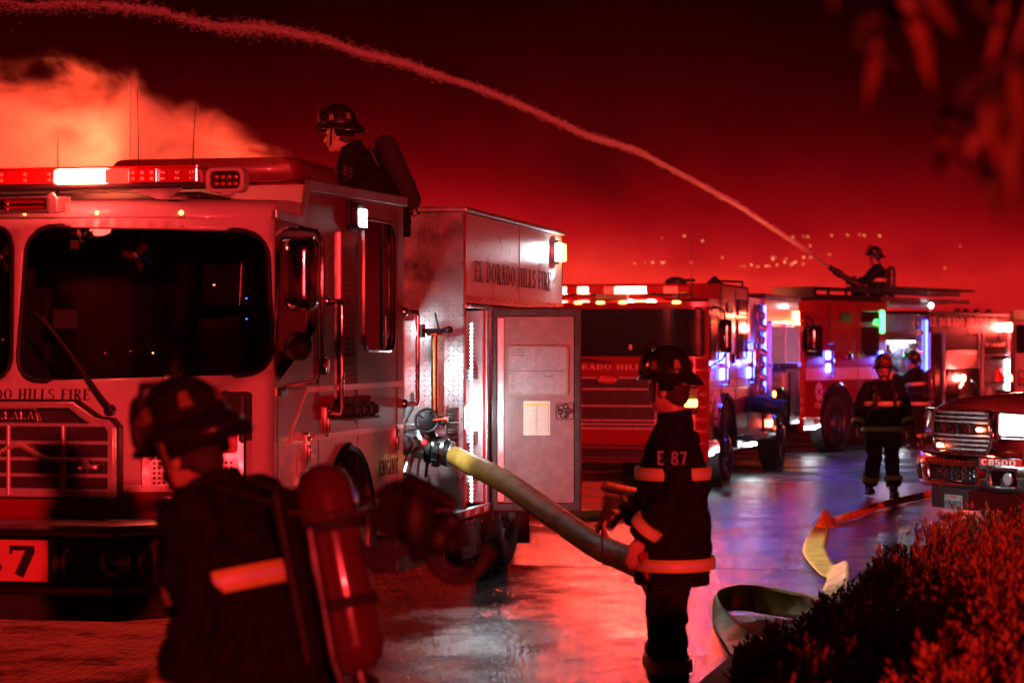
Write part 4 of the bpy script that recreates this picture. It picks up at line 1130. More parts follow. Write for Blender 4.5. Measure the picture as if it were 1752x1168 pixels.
# ================================================================ the engines farther back
def engine(root, W=2.5, cab=3.2, L=8.0, zf=2.45, zr=2.72, body_h=2.60, w1=1.25, w2=6.05, y_pump=3.25, y_body=4.55,
           upper='red', lower='red', body='red', front=True, full=True, bands=0):
    T = root
    g = G(); g.prism([(.05,.62),(cab,.62),(cab,zr),(.95,zr),(.72,zf),(.05,zf)], SX, -W, 0)
    xc = -W/2
    part('cab', g, M[upper], T, smooth=False, bevel=.03)
    if bands:
        g = G(); g.box(.0,.006,.07,cab-.02,.64,1.28); part('lower_cab_side', g, M[lower], T, smooth=False)
        g = G(); g.box(.0,.006,.07,cab-.02,1.285,1.50); part('side_band', g, M['stripe'], T, smooth=False)
        g = G(); g.box(.0,.006,.07,cab-.02,1.505,1.66); part('side_band', g, M['deepred'], T, smooth=False)
    else:
        g = G(); g.box(.0,.006,.07,cab-.02,1.30,1.42); part('side_band', g, M['white'], T, smooth=False)
        g = G(); g.box(.0,.006,.07,cab-.02,1.43,1.62); part('side_band', g, M['deepred'], T, smooth=False)
    # bulged front face
    fr = lambda u, v, off=0: (u, -.16*(1-(abs(u-xc)/(W/2))**4) - off, v)
    g = G(); g.sheet([(-W,zf),(-W,.52),(0,.52),(0,zf)], [], lambda u,v: fr(u,v), .16); part('cab_front', g, M[lower], T, solid=-.1)
    g = G()
    rg = []
    for i in range(17):
        u = -W + W*i/16; y0 = fr(u,0)[1]
        rg.append([(u,y0-.04,zf-.06),(u,y0-.04,zf),(u,y0+.06,zf+.045),(u,.7,zf+.05),(u,.7,zf-.06)])
    g.rings(rg); part('roof_visor', g, M['white' if upper != 'red' else 'red'], T)
    if front:
        pl = rr(-W+.07,-.05,1.74,zf-.09,.05)
        g = G(); g.sheet(pl, [], lambda u,v: fr(u,v,.012), .16); ws = part('windshield', g, M['darkglass'], T)
        g = G(); g.tube([fr(u,v,.014) for u,v in pl],.014,6,loop=True); part('window_seal', g, M['rubber'], ws)
        g = G(); g.obox(fr(xc+.25,1.86,.03),(.04,.01,.07)); part('dash_sticker', g, M['lettergold'], ws, smooth=False)
        lettering('lettering', 'EL DORADO HILLS FIRE', lambda u,v,w: fr(u,v,.004+w), xc-.86, 1.565, .065, 1.72, M['lettergold'], T)
        g = G(); gp_ = roundpoly([(xc-.60,.78),(xc+.60,.78),(xc+.60,1.34),(xc+.48,1.47),(xc-.48,1.47),(xc-.60,1.34)],.05)
        gi = [(xc+(u-xc)*.955, 1.11+(v-1.11)*.93) for u,v in gp_]
        ringprism(g, gp_, gi, SY, -.15,-.20); gr_ = part('grille', g, M['bright'], T)
        g = G(); g.prism(gi, SY, -.15, -.165); part('mesh_screen', g, M['mesh'], gr_, smooth=False)
        for z in (1.31,1.09,.90,.85,.80):
            g = G(); g.box(xc-.58,xc+.58,-.205,-.165,z-.014,z+.014); part('grille_bar', g, M['bright'], gr_, smooth=False, bevel=.006)
        g = G(); g.lathe((xc-.05,-.20,1.44),(0,-1,0),[(.15,0),(.15,.02),(.13,.025)],24)
        for i in range(len(g.v)): g.v[i] = (g.v[i][0], g.v[i][1], 1.44+(g.v[i][2]-1.44)*.42)
        bd = part('maker_badge', g, M['lens_red'], T)
        g = G(); g.tube([(xc-.05+.148*cos(a*pi/12),-.224,1.44+.062*sin(a*pi/12)) for a in range(24)],.006,5,loop=True); part('badge_rim', g, M['chrome'], bd)
        lettering('lettering', 'Pierce', lambda u,v,w: (u,-.227-w*3,v), xc-.165, 1.405, .075, .23, M['letterwhite'], bd, slant=.25)
        # wipers
        for sg in (-.55,.5):
            g = G(); g.tube([fr(xc+sg,1.66,.04),fr(xc+sg+.12,1.70,.06),fr(xc+sg+.55,1.66,.05)],[.025,.02,.008],6); part('wiper', g, M['plastic'], T)
        for sg in (1,-1):
            X = lambda a, b: sorted((xc+sg*a, xc+sg*b))
            a, b = X(.72,1.14)
            g = G(); g.prism(rr(a,b,.98,1.36,.04), SY, .02, -.105); hc = part('headlight', g, M['chrome'], T, bevel=.01)
            a2, b2 = X(.92,1.12); a1, b1 = X(.75,.90)
            g = G(); g.prism(rr(a2,b2,1.08,1.18,.02), SY, -.10,-.135); part('turn_lamp', g, E['amber'] if sg > 0 else M['lens_red'], hc, smooth=False)
            g = G(); g.prism(rr(a1,b1,1.20,1.32,.02), SY, -.10,-.14); part('warning_lamp', g, E['redmid'] if sg > 0 else M['lens_red'], hc, smooth=False)
            g = G(); g.prism(rr(a2,b2,1.20,1.32,.02), SY, -.10,-.12); part('lamp_lens', g, M['lens_clear'], hc, smooth=False)
        g = G(); g.prism([(-W-.02,-.0),(-W+.15,-.30),(-.15,-.30),(.02,0)], SZ, .36, .60); part('bumper', g, M['red'], T, smooth=False, bevel=.02)
        g = G(); g.box(-W+.15,-.15,-.315,-.298,.38,.41); g.box(-W+.15,-.15,-.315,-.298,.56,.585); g.box(-W+.5,-.5,-.31,-.295,.42,.54); part('bumper_trim', g, M['darksteel'], T, smooth=False)
        for x in (xc-.9,xc-.45,xc-.15,xc+.15,xc+.86):
            g = G(); g.ell((x,fr(x,0)[1]-.045,zf-.005),.06,.02,.022,10,6); part('marker_lamp', g, E['amber'], T)
    # light bar
    g = G(); g.box(xc-1.0,xc+1.0,-.02,.22,zf+.09,zf+.115); lb = part('light_bar', g, M['darksteel'], T, smooth=False)
    xs = [-1.,-.83,-.66,-.5,-.36,-.14,.0,.16,.42,.66,.84,1.]
    hot = {0:1,1:1,3:1,6:1,7:1} if full else {1:1,3:1,6:1}
    for i in range(11):
        g = G(); g.box(xc+xs[i]+.004,xc+xs[i+1]-.004,-.03,.23,zf+.117,zf+.205)
        part('lamp_module', g, E['redhot'] if i in hot and i != 0 else (E['redsoft'] if i % 2 else M['lens_red']), lb, smooth=False, bevel=.006)
    for sg in (-.8,.8):
        g = G(); g.box(xc+sg-.04,xc+sg+.04,.0,.2,zf+.02,zf+.09); part('light_bar_bracket', g, M['alu'], lb, smooth=False)
    g = G(); g.box(xc-.24,xc+.20,-.10,.0,zf+.03,zf+.115)
    part('flood_lamp', g, M['lens_clear'], T, smooth=False, bevel=.01)
    # side glass
    def win(a, b, c, d, r=.05):
        g = G(); g.prism(rr(a,b,c,d,r), SX, .001, .012); p = part('side_window', g, M['darkglass'], T, smooth=False)
        g = G(); g.tube([(.012,u,v) for u,v in rr(a,b,c,d,r)],.011,6,loop=True); part('window_frame', g, M['plastic'], p)
    win(.08,.68,1.70,zf-.17)
    win(2.22,2.92,1.70,2.24); win(2.22,2.92,2.31,2.52)
    g = G()
    for y in (.9,1.0,2.08,cab-.12): g.box(.003,.010,y-.006,y+.006,.75,zr-.06)
    g.box(.003,.009,1.32,2.0,1.98,1.99)
    part('door_seam', g, M['ink'], T, smooth=False)
    g = G(); g.box(.003,.014,1.36,1.80,2.32,2.48); v_ = part('side_vent', g, M['plastic'], T, smooth=False)
    for i in range(5):
        g = G(); g.box(.014,.022,1.38,1.78,2.335+i*.028,2.347+i*.028); part('vent_slat', g, M['steel'], v_, smooth=False)
    g = G(); g.lathe((.006,1.75,1.70),(1,0,0),[(.07,0),(.075,.02),(.05,.04),(.01,.045)],18); part('door_handle', g, M['chrome'], T)
    for y in (.98, 3.10):
        g = G(); g.tube([(0,y,1.35),(.09,y,1.36),(.09,y,1.92),(0,y,1.93)],.018,8); part('handrail', g, M['chrome'], T)
        for z in (1.50,1.72):
            g = G(); g.prism(rr(y-.16,y-.05,z-.075,z+.075,.03), SX, .004, .05); part('warning_lamp', g, E['blue'], T, smooth=False)
    # mirror
    g = G(); rg = []
    for d, k in ((.03,1),(-.02,1),(-.06,.8),(-.08,.4)):
        rg.append([(.24+u*k,-.12+d,2.0+v*(.5+.5*k)) for u,v in rr(-.09,.09,-.22,.22,.05)])
    g.rings(rg); mi = part('mirror', g, M['chrome'], T, angle=60)
    g = G(); g.tube([(0,.0,2.36),(.12,-.08,2.38),(.22,-.10,2.34),(.24,-.1,2.22)],.016,8); g.tube([(.24,-.1,1.78),(.20,-.06,1.70),(.03,.05,1.62),(0,.05,1.55)],.014,8); part('mirror_arm', g, M['chrome'], mi)
    # crest with arched lettering and the word FIRE
    lettering('lettering', 'EL DORADO HILLS', SX, .10, 1.20, .085, .92, M['letterwhite'], T, arc=(2.0,.45))
    g = G()
    for a in range(8):
        t = R(45*a); g.prism([(.56+.05*cos(t-.3),1.08+.06*sin(t-.3)),(.56+.14*cos(t-.25),1.08+.17*sin(t-.25)),(.56+.14*cos(t+.25),1.08+.17*sin(t+.25)),(.56+.05*cos(t+.3),1.08+.06*sin(t+.3))], SX, .006, .010+.0004*(a%2))
    part('door_crest', g, M['letterwhite'], T, smooth=False)
    lettering('lettering', 'FIRE', lambda u,v,w: (.006+w,u,v), .42, .80, .09, .28, M['letterwhite'], T)
    # wheels and arches
    for y in (w1, w2):
        arch(T, y, .56, .62, .006, .06, .3)
        g = G(); g.lathe((-.0,y,.56),(1,0,0),[(.615,-.1),(.615,.008),(.1,.009)],30); part('wheel_well', g, M['plastic'], T)
        wheel(T, y, .02, .52); wheel(T, y, -W, .52, side=-1)
    # pump house
    g = G(); g.box(-W+.05,-.03,cab+.002,y_body,.60,body_h-.02); part('pump_panel', g, M['tread_far'], T, smooth=False)
    for i in range(4):
        z = 2.32 - i*.36
        g = G(); g.torus((.0,y_body-.45,z),(1,0,0),.15,.022,24,6); g.cyl((-.03,y_body-.45,z-.14),(.10,y_body-.45,z-.20),.055); g.ell((.04,y_body-.45,z),.05,.07,.07,10,6)
        part('hose_outlet', g, M['alu'], T)
    g = G(); g.box(.0,.03,y_body-.10,y_body-.06,1.2,body_h-.12); part('light_strip', g, E['bluesoft'], T, smooth=False)
    for sg in (.45,.8):
        g = G(); g.lathe((-.0,cab+sg,1.05),(1,.1,-.2),[(.13,-.02),(.13,.10),(.11,.25),(.12,.36),(.13,.40),(.02,.42)],20); part('suction_inlet', g, M['plastic'], T)
    g = G(); g.box(-.2,.05,cab+.02,y_body,.52,.60); part('running_board', g, M['tread_far'], T, smooth=False)
    g = G(); g.box(-.10,-.02,cab+.1,cab+.75,.43,.47); part('ground_light', g, E['whitemid'], T, smooth=False)
    g = G(); g.box(-.10,-.02,.0,.5,.43,.47); part('ground_light', g, E['whitemid'], T, smooth=False)
    # body
    g = G(); g.box(-W,0,y_body+.002,L,.62,body_h); part('body', g, M[body], T, smooth=False, bevel=.012)
    g = G(); g.box(-W-.02,.03,y_body,L+.02,body_h+.001,body_h+.06); part('body_top_rail', g, M['darksteel'], T, smooth=False, bevel=.01)
    g = G(); g.box(-W+.2,-.2,.3,L-.2,.40,.62); part('chassis', g, M['darksteel'], T, smooth=False)
    return xc

T2 = frame('fire_engine', 'red fire engine facing the camera behind the open compartment door, full light bar flashing', 2.566, 31.6, 15.2, 'fire engine', 'fire engines parked in the yard')
engine(T2, L=8.0)
# raised cab roof details
g = G(); g.lathe((-.75,1.6,2.72),(0,0,1),[(.16,0),(.15,.06),(.08,.10),(.01,.11)],16); g.box(-.60,-.5,1.5,1.7,2.76,2.80); part('roof_beacon', g, M['plastic'], T2)
g = G(); g.lathe((-.12,1.1,2.72),(0,0,1),[(.12,0),(.05,.07),(.01,.10)],16); part('roof_horn', g, M['plastic'], T2)
g = G(); g.tube([(-.35,2.4,2.72),(-.35,2.4,2.79),(-.05,2.9,2.79),(-.05,2.9,2.72)],.018,6); part('roof_rail', g, M['plastic'], T2)
g = G(); g.cyl((-.32,.5,2.50),(-.32,.5,2.8),.03,.004,8); g.tube([(-.32,.5,2.8),(-.33,.5,3.3)],.003,4); part('antenna', g, M['plastic'], T2)
sh = G(); sh.box(.001,.02,5.05,7.85,1.62,2.18); part('roller_shutter', sh, shutter('shutter_slats', (.5,.5,.52)), T2, smooth=False)
g = G(); g.box(.001,.018,7.0,7.85,.80,1.61); part('lower_locker_door', g, M['darksteel'], T2, smooth=False)
for y in (5.02,6.45,7.88):
    g = G(); g.box(.0,.035,y-.02,y+.02,.75,2.22); part('shutter_post', g, M['alu'], T2, smooth=False)
g = G(); g.box(.0,.04,5.0,7.9,2.22,2.26); g.box(.0,.05,5.0,7.9,1.56,1.61); part('shutter_rail', g, M['chrome'], T2, smooth=False)
g = G(); g.prism(rr(7.55,7.75,2.28,2.44,.04), SX, 0, .05); part('corner_beacon', g, E['redmid'], T2, smooth=False)
g = G(); g.box(.0,.2,5.2,6.8,1.48,1.53)
for i in range(5): g.cyl((.1,5.4+i*.28,1.57),(.2,5.4+i*.28,1.57),.04,seg=10)
part('tool_shelf', g, M['plastic'], T2)
g = G(); g.lathe((.02,5.25,1.15),(1,0,0),[(.045,0),(.045,.03),(.01,.04)],12); part('marker_lamp', g, E['amber'], T2)
for y in (4.75,4.95):
    g = G(); g.lathe((.02,y,.72),(1,0,0),[(.055,0),(.055,.03),(.01,.04)],12); part('marker_lamp', g, E['redmid'], T2)

T3 = frame('fire_engine', 'side-on fire engine with black rear body, green lamp and a firefighter on its roof', 5.066, 42.0, 34.6, 'fire engine', 'fire engines parked in the yard')
engine(T3, cab=3.3, L=9.0, zf=2.42, zr=2.70, body_h=2.50, w1=1.22, w2=6.85, y_pump=3.3, y_body=5.05, upper='red', lower='red', body='black', front=True, bands=1)
g = G(); g.prism(rr(2.98,3.09,2.12,2.54,.05), SX, .012, .05); part('side_lamp', g, E['green'], T3, smooth=False)
lettering('lettering', 'EL DORADO HILLS FIRE', SX, 5.15, 2.27, .165, 3.2, M['lettergold'], T3)
lettering('lettering', 'Our Commitment', SX, 7.75, 1.88, .10, .95, M['lettergold'], T3, slant=.2)
g = G(); g.box(.001,.02,5.85,7.35,1.45,1.80); part('roller_shutter', g, shutter('shutter_far', (.62,.6,.6), 20), T3, smooth=False)
g = G(); g.box(.001,.02,5.85,7.35,1.805,2.08); part('shutter_housing', g, M['darksteel'], T3, smooth=False)
g = G(); g.prism([(5.75,.95),(5.95,1.43),(7.4,1.43),(7.4,.95)], SX, .0, .03); part('fender_panel', g, M['black'], T3, smooth=False)
for y in (5.12,5.78,7.42,7.62,8.93):
    g = G(); g.box(.0,.03,y-.02,y+.02,.70,2.14); part('door_post', g, M['alu'], T3, smooth=False)
g = G(); g.lathe((.03,6.6,1.26),(1,0,0),[(.065,0),(.065,.03),(.01,.05)],14); part('warning_lamp', g, E['redhot'], T3, smooth=False)
g = G(); g.prism(rr(8.75,8.97,2.18,2.36,.04), SX, 0, .06); part('corner_beacon', g, E['redhot'], T3, smooth=False)
g = G(); g.prism(rr(8.93,9.0,1.15,1.30,.03), SX, 0, .05); part('tail_lamp', g, E['redmid'], T3, smooth=False)
# lit rear compartment: liner, shelves, red cylinders
g = G(); g.box(.0,.012,7.68,8.88,.72,1.72); cp = part('open_locker', g, M['board'], T3, smooth=False)
g = G(); g.box(.012,.05,8.76,8.86,.75,1.69); part('light_strip', g, E['white'], cp, smooth=False)
g = G(); g.box(.012,.16,7.70,8.74,1.14,1.17); part('shelf', g, M['darksteel'], cp, smooth=False)
g = G(); g.box(.012,.16,7.70,8.60,1.62,1.70); part('shelf', g, M['darksteel'], cp, smooth=False)
for y, h, r in ((8.12,.30,.075),(8.32,.16,.06)):
    g = G(); g.lathe((.11,y,1.172),(0,0,1),[(r,0),(r,h*.7),(r*.6,h*.88),(r*.25,h*.92),(r*.25,h)],14); part('extinguisher', g, M['orangecone'], cp)
g = G(); g.prism(rr(7.8,8.02,.78,1.06,.04), SX, .012, .12); part('jerrycan', g, M['board'], cp, bevel=.01)
g = G(); g.box(.012,.14,8.2,8.65,.76,1.0); part('tool_case', g, M['plastic'], cp, smooth=False)
# pump panel crowded with lit gauges
for i in range(4):
    for j in range(3):
        y = 3.5+i*.26; z = 1.30+j*.22
        if (i+j) % 4 == 3: continue
        g = G(); g.lathe((-.03,y,z),(1,0,0),[(.09,0),(.09,.04),(.075,.045),(.005,.045)],16); part('gauge', g, M['board'], T3)
g = G(); g.box(-.03,.09,3.4,4.35,1.98,2.03); g2 = part('panel_hood', g, M['darksteel'], T3, smooth=False)
g = G(); g.box(.05,.08,3.42,4.33,1.955,1.978); part('panel_light', g, E['whitemid'], g2, smooth=False)
g = G(); g.box(-.02,.02,3.42,4.2,1.82,1.92); part('panel_screen', g, M['lens_clear'], T3, smooth=False)
g = G()
for i in range(6):
    g = G(); g.cyl((0,3.45+i*.16,1.12),(.12,3.45+i*.16,1.12),.02); part('pull_handle', g, M['chrome'], T3)
# equipment along the roof: hose bed frame and ladders
g = G(); g.box(-1.1,-.1,.55,3.25,2.72,2.76); g.box(-.12,-.08,.55,5.2,2.86,2.93); g.box(-.12,-.08,.55,3.25,2.76,2.80); g.box(-.9,-.12,.55,.62,2.72,2.93)
for y in (.6,1.1,1.8,2.6,3.2): g.box(-.12,-.08,y,y+.04,2.76,2.9)
part('roof_rack', g, M['darksteel'], T3, smooth=False)
g = G()
for x in (-.55,-.18):
    g.box(x-.02,x+.02,3.4,6.9,2.86,2.94)
for i in range(12): g.cyl((-.55,3.5+i*.29,2.90),(-.18,3.5+i*.29,2.90),.016,seg=6)
part('ladder', g, M['alu'], T3, smooth=False)
g = G()
for x in (-.60,-.12):
    g.box(x-.02,x+.02,3.3,7.2,2.72,2.80)
for i in range(13): g.cyl((-.60,3.4+i*.29,2.76),(-.12,3.4+i*.29,2.76),.016,seg=6)
g.cyl((-.05,3.4,2.66),(-.05,5.1,2.66),.06,seg=10)
part('ladder', g, M['alu'], T3, smooth=False)
g = G(); g.box(-.9,-.06,3.4,7.4,2.955,3.0); part('rack_cover', g, M['darksteel'], T3, smooth=False)
g = G(); g.ell((.0,5.2,2.66),.05,.05,.05,10,6); part('roof_lamp', g, E['whitemid'], T3)
g = G()
for y in (6.5,6.9,7.4,8.0): g.box(-.1,-.03,y,y+.12,2.56,2.62)
part('roof_catch', g, M['darksteel'], T3, smooth=False)
# deck gun on the roof of the side-on engine
g = G(); g.cyl((-.75,3.62,2.5),(-.75,3.62,2.95),.17,.13,14); g.ell((-.75,3.62,3.0),.15,.15,.14,14,8); dg = part('deck_gun', g, M['plastic'], T3)
noz0 = V((-.75,3.55,3.03)); noz1 = V((-1.12,3.15,3.36))
g = G(); dd = (noz1-noz0)
g.tube([noz0+V((.1,.1,-.03)), noz0+dd*.25, noz0+dd*.30, noz0+dd*.55, noz0+dd*.58, noz0+dd*.80, noz0+dd*.83, noz1], [.09,.08,.06,.055,.075,.07,.05,.055], 12)
part('nozzle', g, M['plastic'], dg)
g = G(); g.tube([(-.64,3.7,2.95),(-.58,3.7,3.0),(-.55,3.7,2.8)],.02,6); part('gun_lever', g, M['steel'], dg)

T4 = frame('fire_engine', 'farthest fire engine, only its lit grille showing at the right edge behind the pickup', 13.75, 54.0, 10.0, 'fire engine', 'fire engines parked in the yard')
engine(T4, L=8.0, upper='white', lower='white', zf=2.45)

# ================================================================ pickup at the right
T5 = frame('pickup_truck', 'dark red pickup with a large chrome grille and lit headlight, parked at the kerb', 5.10, 23.3, 68, 'pickup truck')
PW = 2.0; pc_ = -1.0
def pf(u, v, off=0):
    q = abs((u-pc_)/1.0)
    return (u, -.26*(1-q**2.2)+ .0 - off + (.04 if v > 1.2 else 0)*(v-1.2)*2, v)
PF = lambda u, v, w: pf(u, v, w)
# hood and cab
g = G(); rg = []
for i in range(21):
    u = -PW + PW*i/20; q = abs((u-pc_)/1.0); c = 1-q**3.0
    ys = [(-.20,1.20),(-.22,1.27),(-.12,1.325),(.35,1.37),(1.0,1.41),(1.55,1.44)]
    rg.append([(u, pf(u,1)[1]+.24+y if y < .3 else y+.1, z - (1-c)*.12 + (.02 if abs(u-pc_)<.35 else 0)) for y, z in ys] + [(u,1.6,1.0),(u,.1,1.0)])
g.rings(rg); part('hood', g, M['red'], T5, angle=30)
g = G(); g.prism([(1.5,1.0),(1.5,1.44),(2.15,1.93),(4.1,1.95),(4.45,1.40),(4.45,1.0)], SX, -PW+.1, -.1); part('cab', g, M['red'], T5, smooth=False, bevel=.04)
g = G(); g.prism([(.08,.50),(.08,1.12),(.3,1.24),(1.5,1.30),(4.5,1.32),(6.0,1.32),(6.0,.5)], SX, -PW, -.001)
part('body', g, M['red'], T5, smooth=False, bevel=.05)
g = G(); g.prism([(1.62,1.45),(2.19,1.88),(2.9,1.88),(2.9,1.42)], SX, -.099,-.09); g.prism([(3.0,1.42),(3.0,1.88),(3.95,1.88),(4.2,1.42)], SX, -.099,-.09); part('side_window', g, M['darkglass'], T5, smooth=False)
g = G(); g.add([(-.2,1.53,1.47),(-PW+.2,1.53,1.47),(-PW+.3,2.10,1.90),(-.3,2.10,1.90)],[(0,1,2,3)]); part('windshield', g, M['darkglass'], T5, smooth=False)
for y in (.95,4.75):
    arch(T5, y, .42, .46, .0, .05, .25, 'red')
    g = G(); g.lathe((0,y,.42),(1,0,0),[(.455,-.1),(.455,.004),(.1,.005)],26); part('wheel_well', g, M['plastic'], T5)
    wheel(T5, y, .02, .41, .28, 'chrome'); wheel(T5, y, -PW, .41, .28, 'chrome', side=-1)
# grille
gpo = roundpoly([(pc_-.50,.80),(pc_+.50,.80),(pc_+.56,.98),(pc_+.50,1.24),(pc_-.50,1.24),(pc_-.56,.98)],.06)
gpi = [(pc_+(u-pc_)*.93, 1.02+(v-1.02)*.90) for u,v in gpo]
def sub(P, n=3):
    o = []
    for i, p in enumerate(P):
        a, b = V(p), V(P[(i+1)%len(P)]); 
        for k in range(n): o.append(tuple(a.lerp(b,k/n)))
    return o
g = G(); A_, B_ = sub(gpo), sub(gpi); ringprism(g, A_, B_, PF, .0, .07); pg = part('grille', g, M['chrome'], T5, bevel=.01)
g = G(); g.sheet(gpi, [], lambda u,v: pf(u,v,.012), .1); part('mesh_screen', g, M['ink'], pg)
for i in range(9):
    z = .845 + i*.045
    if i in (4,5): continue
    hw = .50
    g = G()
    for q in range(1): 
        P = [pf(pc_-hw+2*hw*k/14, z, .045) for k in range(15)]
        g.tube(P, .011, 6)
    part('grille_bar', g, M['bright'], pg)
g = G(); g.prism([(pc_-.5,1.005),(pc_-.25,1.005),(pc_,1.005),(pc_+.25,1.005),(pc_+.5,1.005),(pc_+.5,1.09),(pc_+.25,1.09),(pc_,1.09),(pc_-.25,1.09),(pc_-.5,1.09)], PF, .02, .04); part('badge_panel', g, M['black'], pg, smooth=False)
lettering('lettering', 'RAM', lambda u,v,w: pf(u,v,.042+w*4), pc_-.24, 1.01, .075, .46, M['chrome'], pg, sans=True)
for dx, z in ((.36,1.045),(-.36,.87)):
    x,y,z = pf(pc_+dx, z, .05); g = G(); g.ell((x,y,z),.055,.02,.022,10,6); part('strobe', g, E['redhot'], pg)
# headlights
for sg in (1,-1):
    a, b = sorted((pc_+sg*.60, pc_+sg*.985))
    hp = roundpoly([(a,1.0),(b,1.0),(b,1.19),(a,1.21)],.03)
    pfh = lambda u, v, w: (u + w*sg*.3, pf(u, 1.0)[1] + .10*0 - w, v)
    g = G(); ringprism(g, sub(roundpoly([(a-.03,.95),(b+.012,.95),(b+.012,1.21),(a-.03,1.235)],.03),3), sub(hp,3), pfh, -.06, .05); hh = part('headlight', g, M['chrome'], T5, bevel=.006)
    g = G(); g.prism(sub(hp,3), pfh, -.05, .04); part('headlight_lens', g, E['head'] if sg > 0 else M['lens_clear'], hh, smooth=False)
    # wrap-around side lens
    if sg > 0:
        g = G(); g.box(.0,.012,-.0,.34,1.02,1.18); part('side_lens', g, E['head'], hh, smooth=False, bevel=.004)
    g = G(); g.tube([pfh(a+.02,.965,.06),pfh((a+b)/2,.96,.06),pfh(b-.02,.965,.06)],.012,6); part('lamp_trim', g, M['chrome'], hh)
# lower grille and bumper
g = G()
bp = [(-PW-.01,.45),(-.0+.01,.45),(.01,.76),(-.25,.80),(-PW+.25,.80),(-PW-.01,.76)]
g.sheet(bp, [rr(pc_-.46,pc_+.46,.52,.69,.05), rr(-.38,-.10,.50,.66,.04), rr(-PW+.10,-PW+.38,.50,.66,.04)], lambda u,v: pf(u, v, .12 + .05*sin((v-.45)/.35*pi)), .07)
bmp = part('bumper', g, M['chrome'], T5, solid=-.05)
g = G(); g.sheet([(-PW,.44),(0,.44),(0,.78),(-PW,.78)], [], lambda u,v: pf(u,v,.05), .2); part('bumper_recess', g, M['plastic'], T5)
hx = G()
for i in range(14):
    for j in range(3):
        u = pc_-.42+i*.064; v = .555+j*.05+(.025 if i%2 else 0)
        if v > .68: continue
        P = [pf(u+.03*cos(pi/3*k), v+.027*sin(pi/3*k), .07) for k in range(6)]; hx.tube(P, .0055, 4, loop=True)
part('hexagon_mesh', hx, M['chrome'], bmp)
for sg in (1,-1):
    x,y,z = pf(pc_+sg*.76,.58,.08); g = G(); g.lathe((x,y,z),(sg*.2,-1,0),[(.06,0),(.06,.03),(.05,.035),(.01,.03)],16); part('fog_lamp', g, M['lens_clear'], bmp)
g = G(); g.prism([(-.50,.705),(-.04,.705),(-.04,.775),(-.50,.775)], lambda u,v,w: pf(u,v,.165+w), 0, .004); dc = part('unit_number', g, M['orangecone'], bmp, smooth=False)
lettering('lettering', 'C8500', lambda u,v,w: pf(u,v,.170+w), -.475, .712, .055, .38, M['letterwhite'], dc, sans=True)
pm = lambda u,v,w: (u, pf(pc_,1)[1]-.20-w, v)
g = G(); g.prism(rr(pc_+.02,pc_+.34,.24,.40,.01), pm, 0, .008); lp = part('number_plate', g, M['board'], T5, smooth=False)
lettering('lettering', '1396923', lambda u,v,w: pm(u,v,.008+w), pc_+.035, .265, .075, .29, M['ink'], lp, sans=True)
g = G(); g.prism([(pc_+.12,.372),(pc_+.24,.372),(pc_+.24,.387),(pc_+.12,.387)], pm, .008, .0095); part('plate_header', g, M['orangecone'], lp, smooth=False)
g = G(); g.box(pc_-.25,pc_+.42,pf(pc_,1)[1]-.19,.2,.26,.46); part('lower_valance', g, M['plastic'], T5, smooth=False)
g = G(); g.obox((.14,1.75,1.42),(.22,.1,.28)); g.tube([(-.1,1.75,1.35),(.1,1.75,1.36)],.03,6); part('mirror', g, M['chrome'], T5, bevel=.03)
for y in (1.75,3.0):
    g = G(); g.box(.0,.015,y+1.0,y+1.18,1.12,1.15); part('door_handle', g, M['chrome'], T5, smooth=False)

# ================================================================ people
def rotx(v, c, a):
    return V(c) + Matrix.Rotation(a, 3, 'X') @ (V(v) - V(c))
BASE = dict(pelvis=(0,0,.95), waist=(0,0,1.08), chest=(0,.0,1.30), neck=(0,-.01,1.47), head=(0,.04,1.63),
            shR=(.185,0,1.42), elR=(.265,-.03,1.14), wrR=(.27,.07,.90), shL=(-.185,0,1.42), elL=(-.265,-.03,1.14), wrL=(-.27,.07,.90),
            hipR=(.10,0,.92), knR=(.115,.03,.50), anR=(.12,-.02,.09), hipL=(-.10,0,.92), knL=(-.115,.03,.50), anL=(-.12,-.02,.09))
def lean(J, deg, keep=('pelvis','hipR','hipL','knR','knL','anR','anL')):
    for k in J:
        if k not in keep: J[k] = tuple(rotx(J[k], J['pelvis'], -R(deg)))
    return J
def hand(g, w, d, nrm, curl=.5, side=1, s=1.0):
    """w wrist, d direction of the hand, nrm palm normal"""
    w = V(w); d = V(d).normalized(); nrm = V(nrm); nrm = (nrm - d*nrm.dot(d)).normalized(); lat = d.cross(nrm)*side
    pc = w + d*.045*s
    M3 = Matrix((lat, d, nrm)).transposed()
    g.ell(pc, .040*s, .052*s, .017*s, 12, 8, M3)
    g.ell(w + d*.075*s, .038*s, .02*s, .014*s, 10, 6, M3)
    for i, (off, L) in enumerate(((-.030,.072),(-.010,.080),(.011,.075),(.030,.060))):
        b = w + d*(.082 - abs(i-1.3)*.004)*s + lat*off*s
        a = curl*.75; dr = d; p = b
        for k, f in enumerate((.45,.32,.25)):
            dr = (dr*cos(a) + nrm*sin(a)).normalized() if k == 0 else (Matrix.Rotation(-a*1.1, 3, lat) @ dr if (Matrix.Rotation(-a, 3, lat) @ dr).dot(nrm) > dr.dot(nrm) else Matrix.Rotation(a*1.1, 3, lat) @ dr)
            q = p + dr*L*f*s
            g.caps(p, q, (.0095-.0012*k)*s, (.0088-.0012*k)*s, 8); p = q
    b = w + d*.03*s - lat*.035*s
    t = (d*.75 - lat*.6 + nrm*.35).normalized()
    g.caps(b, b + t*.035*s, .0125*s, .011*s, 8); g.caps(b + t*.035*s, b + t*.035*s + (d*.9 - lat*.15 + nrm*.5).normalized()*.03*s, .0105*s, .009*s, 8)
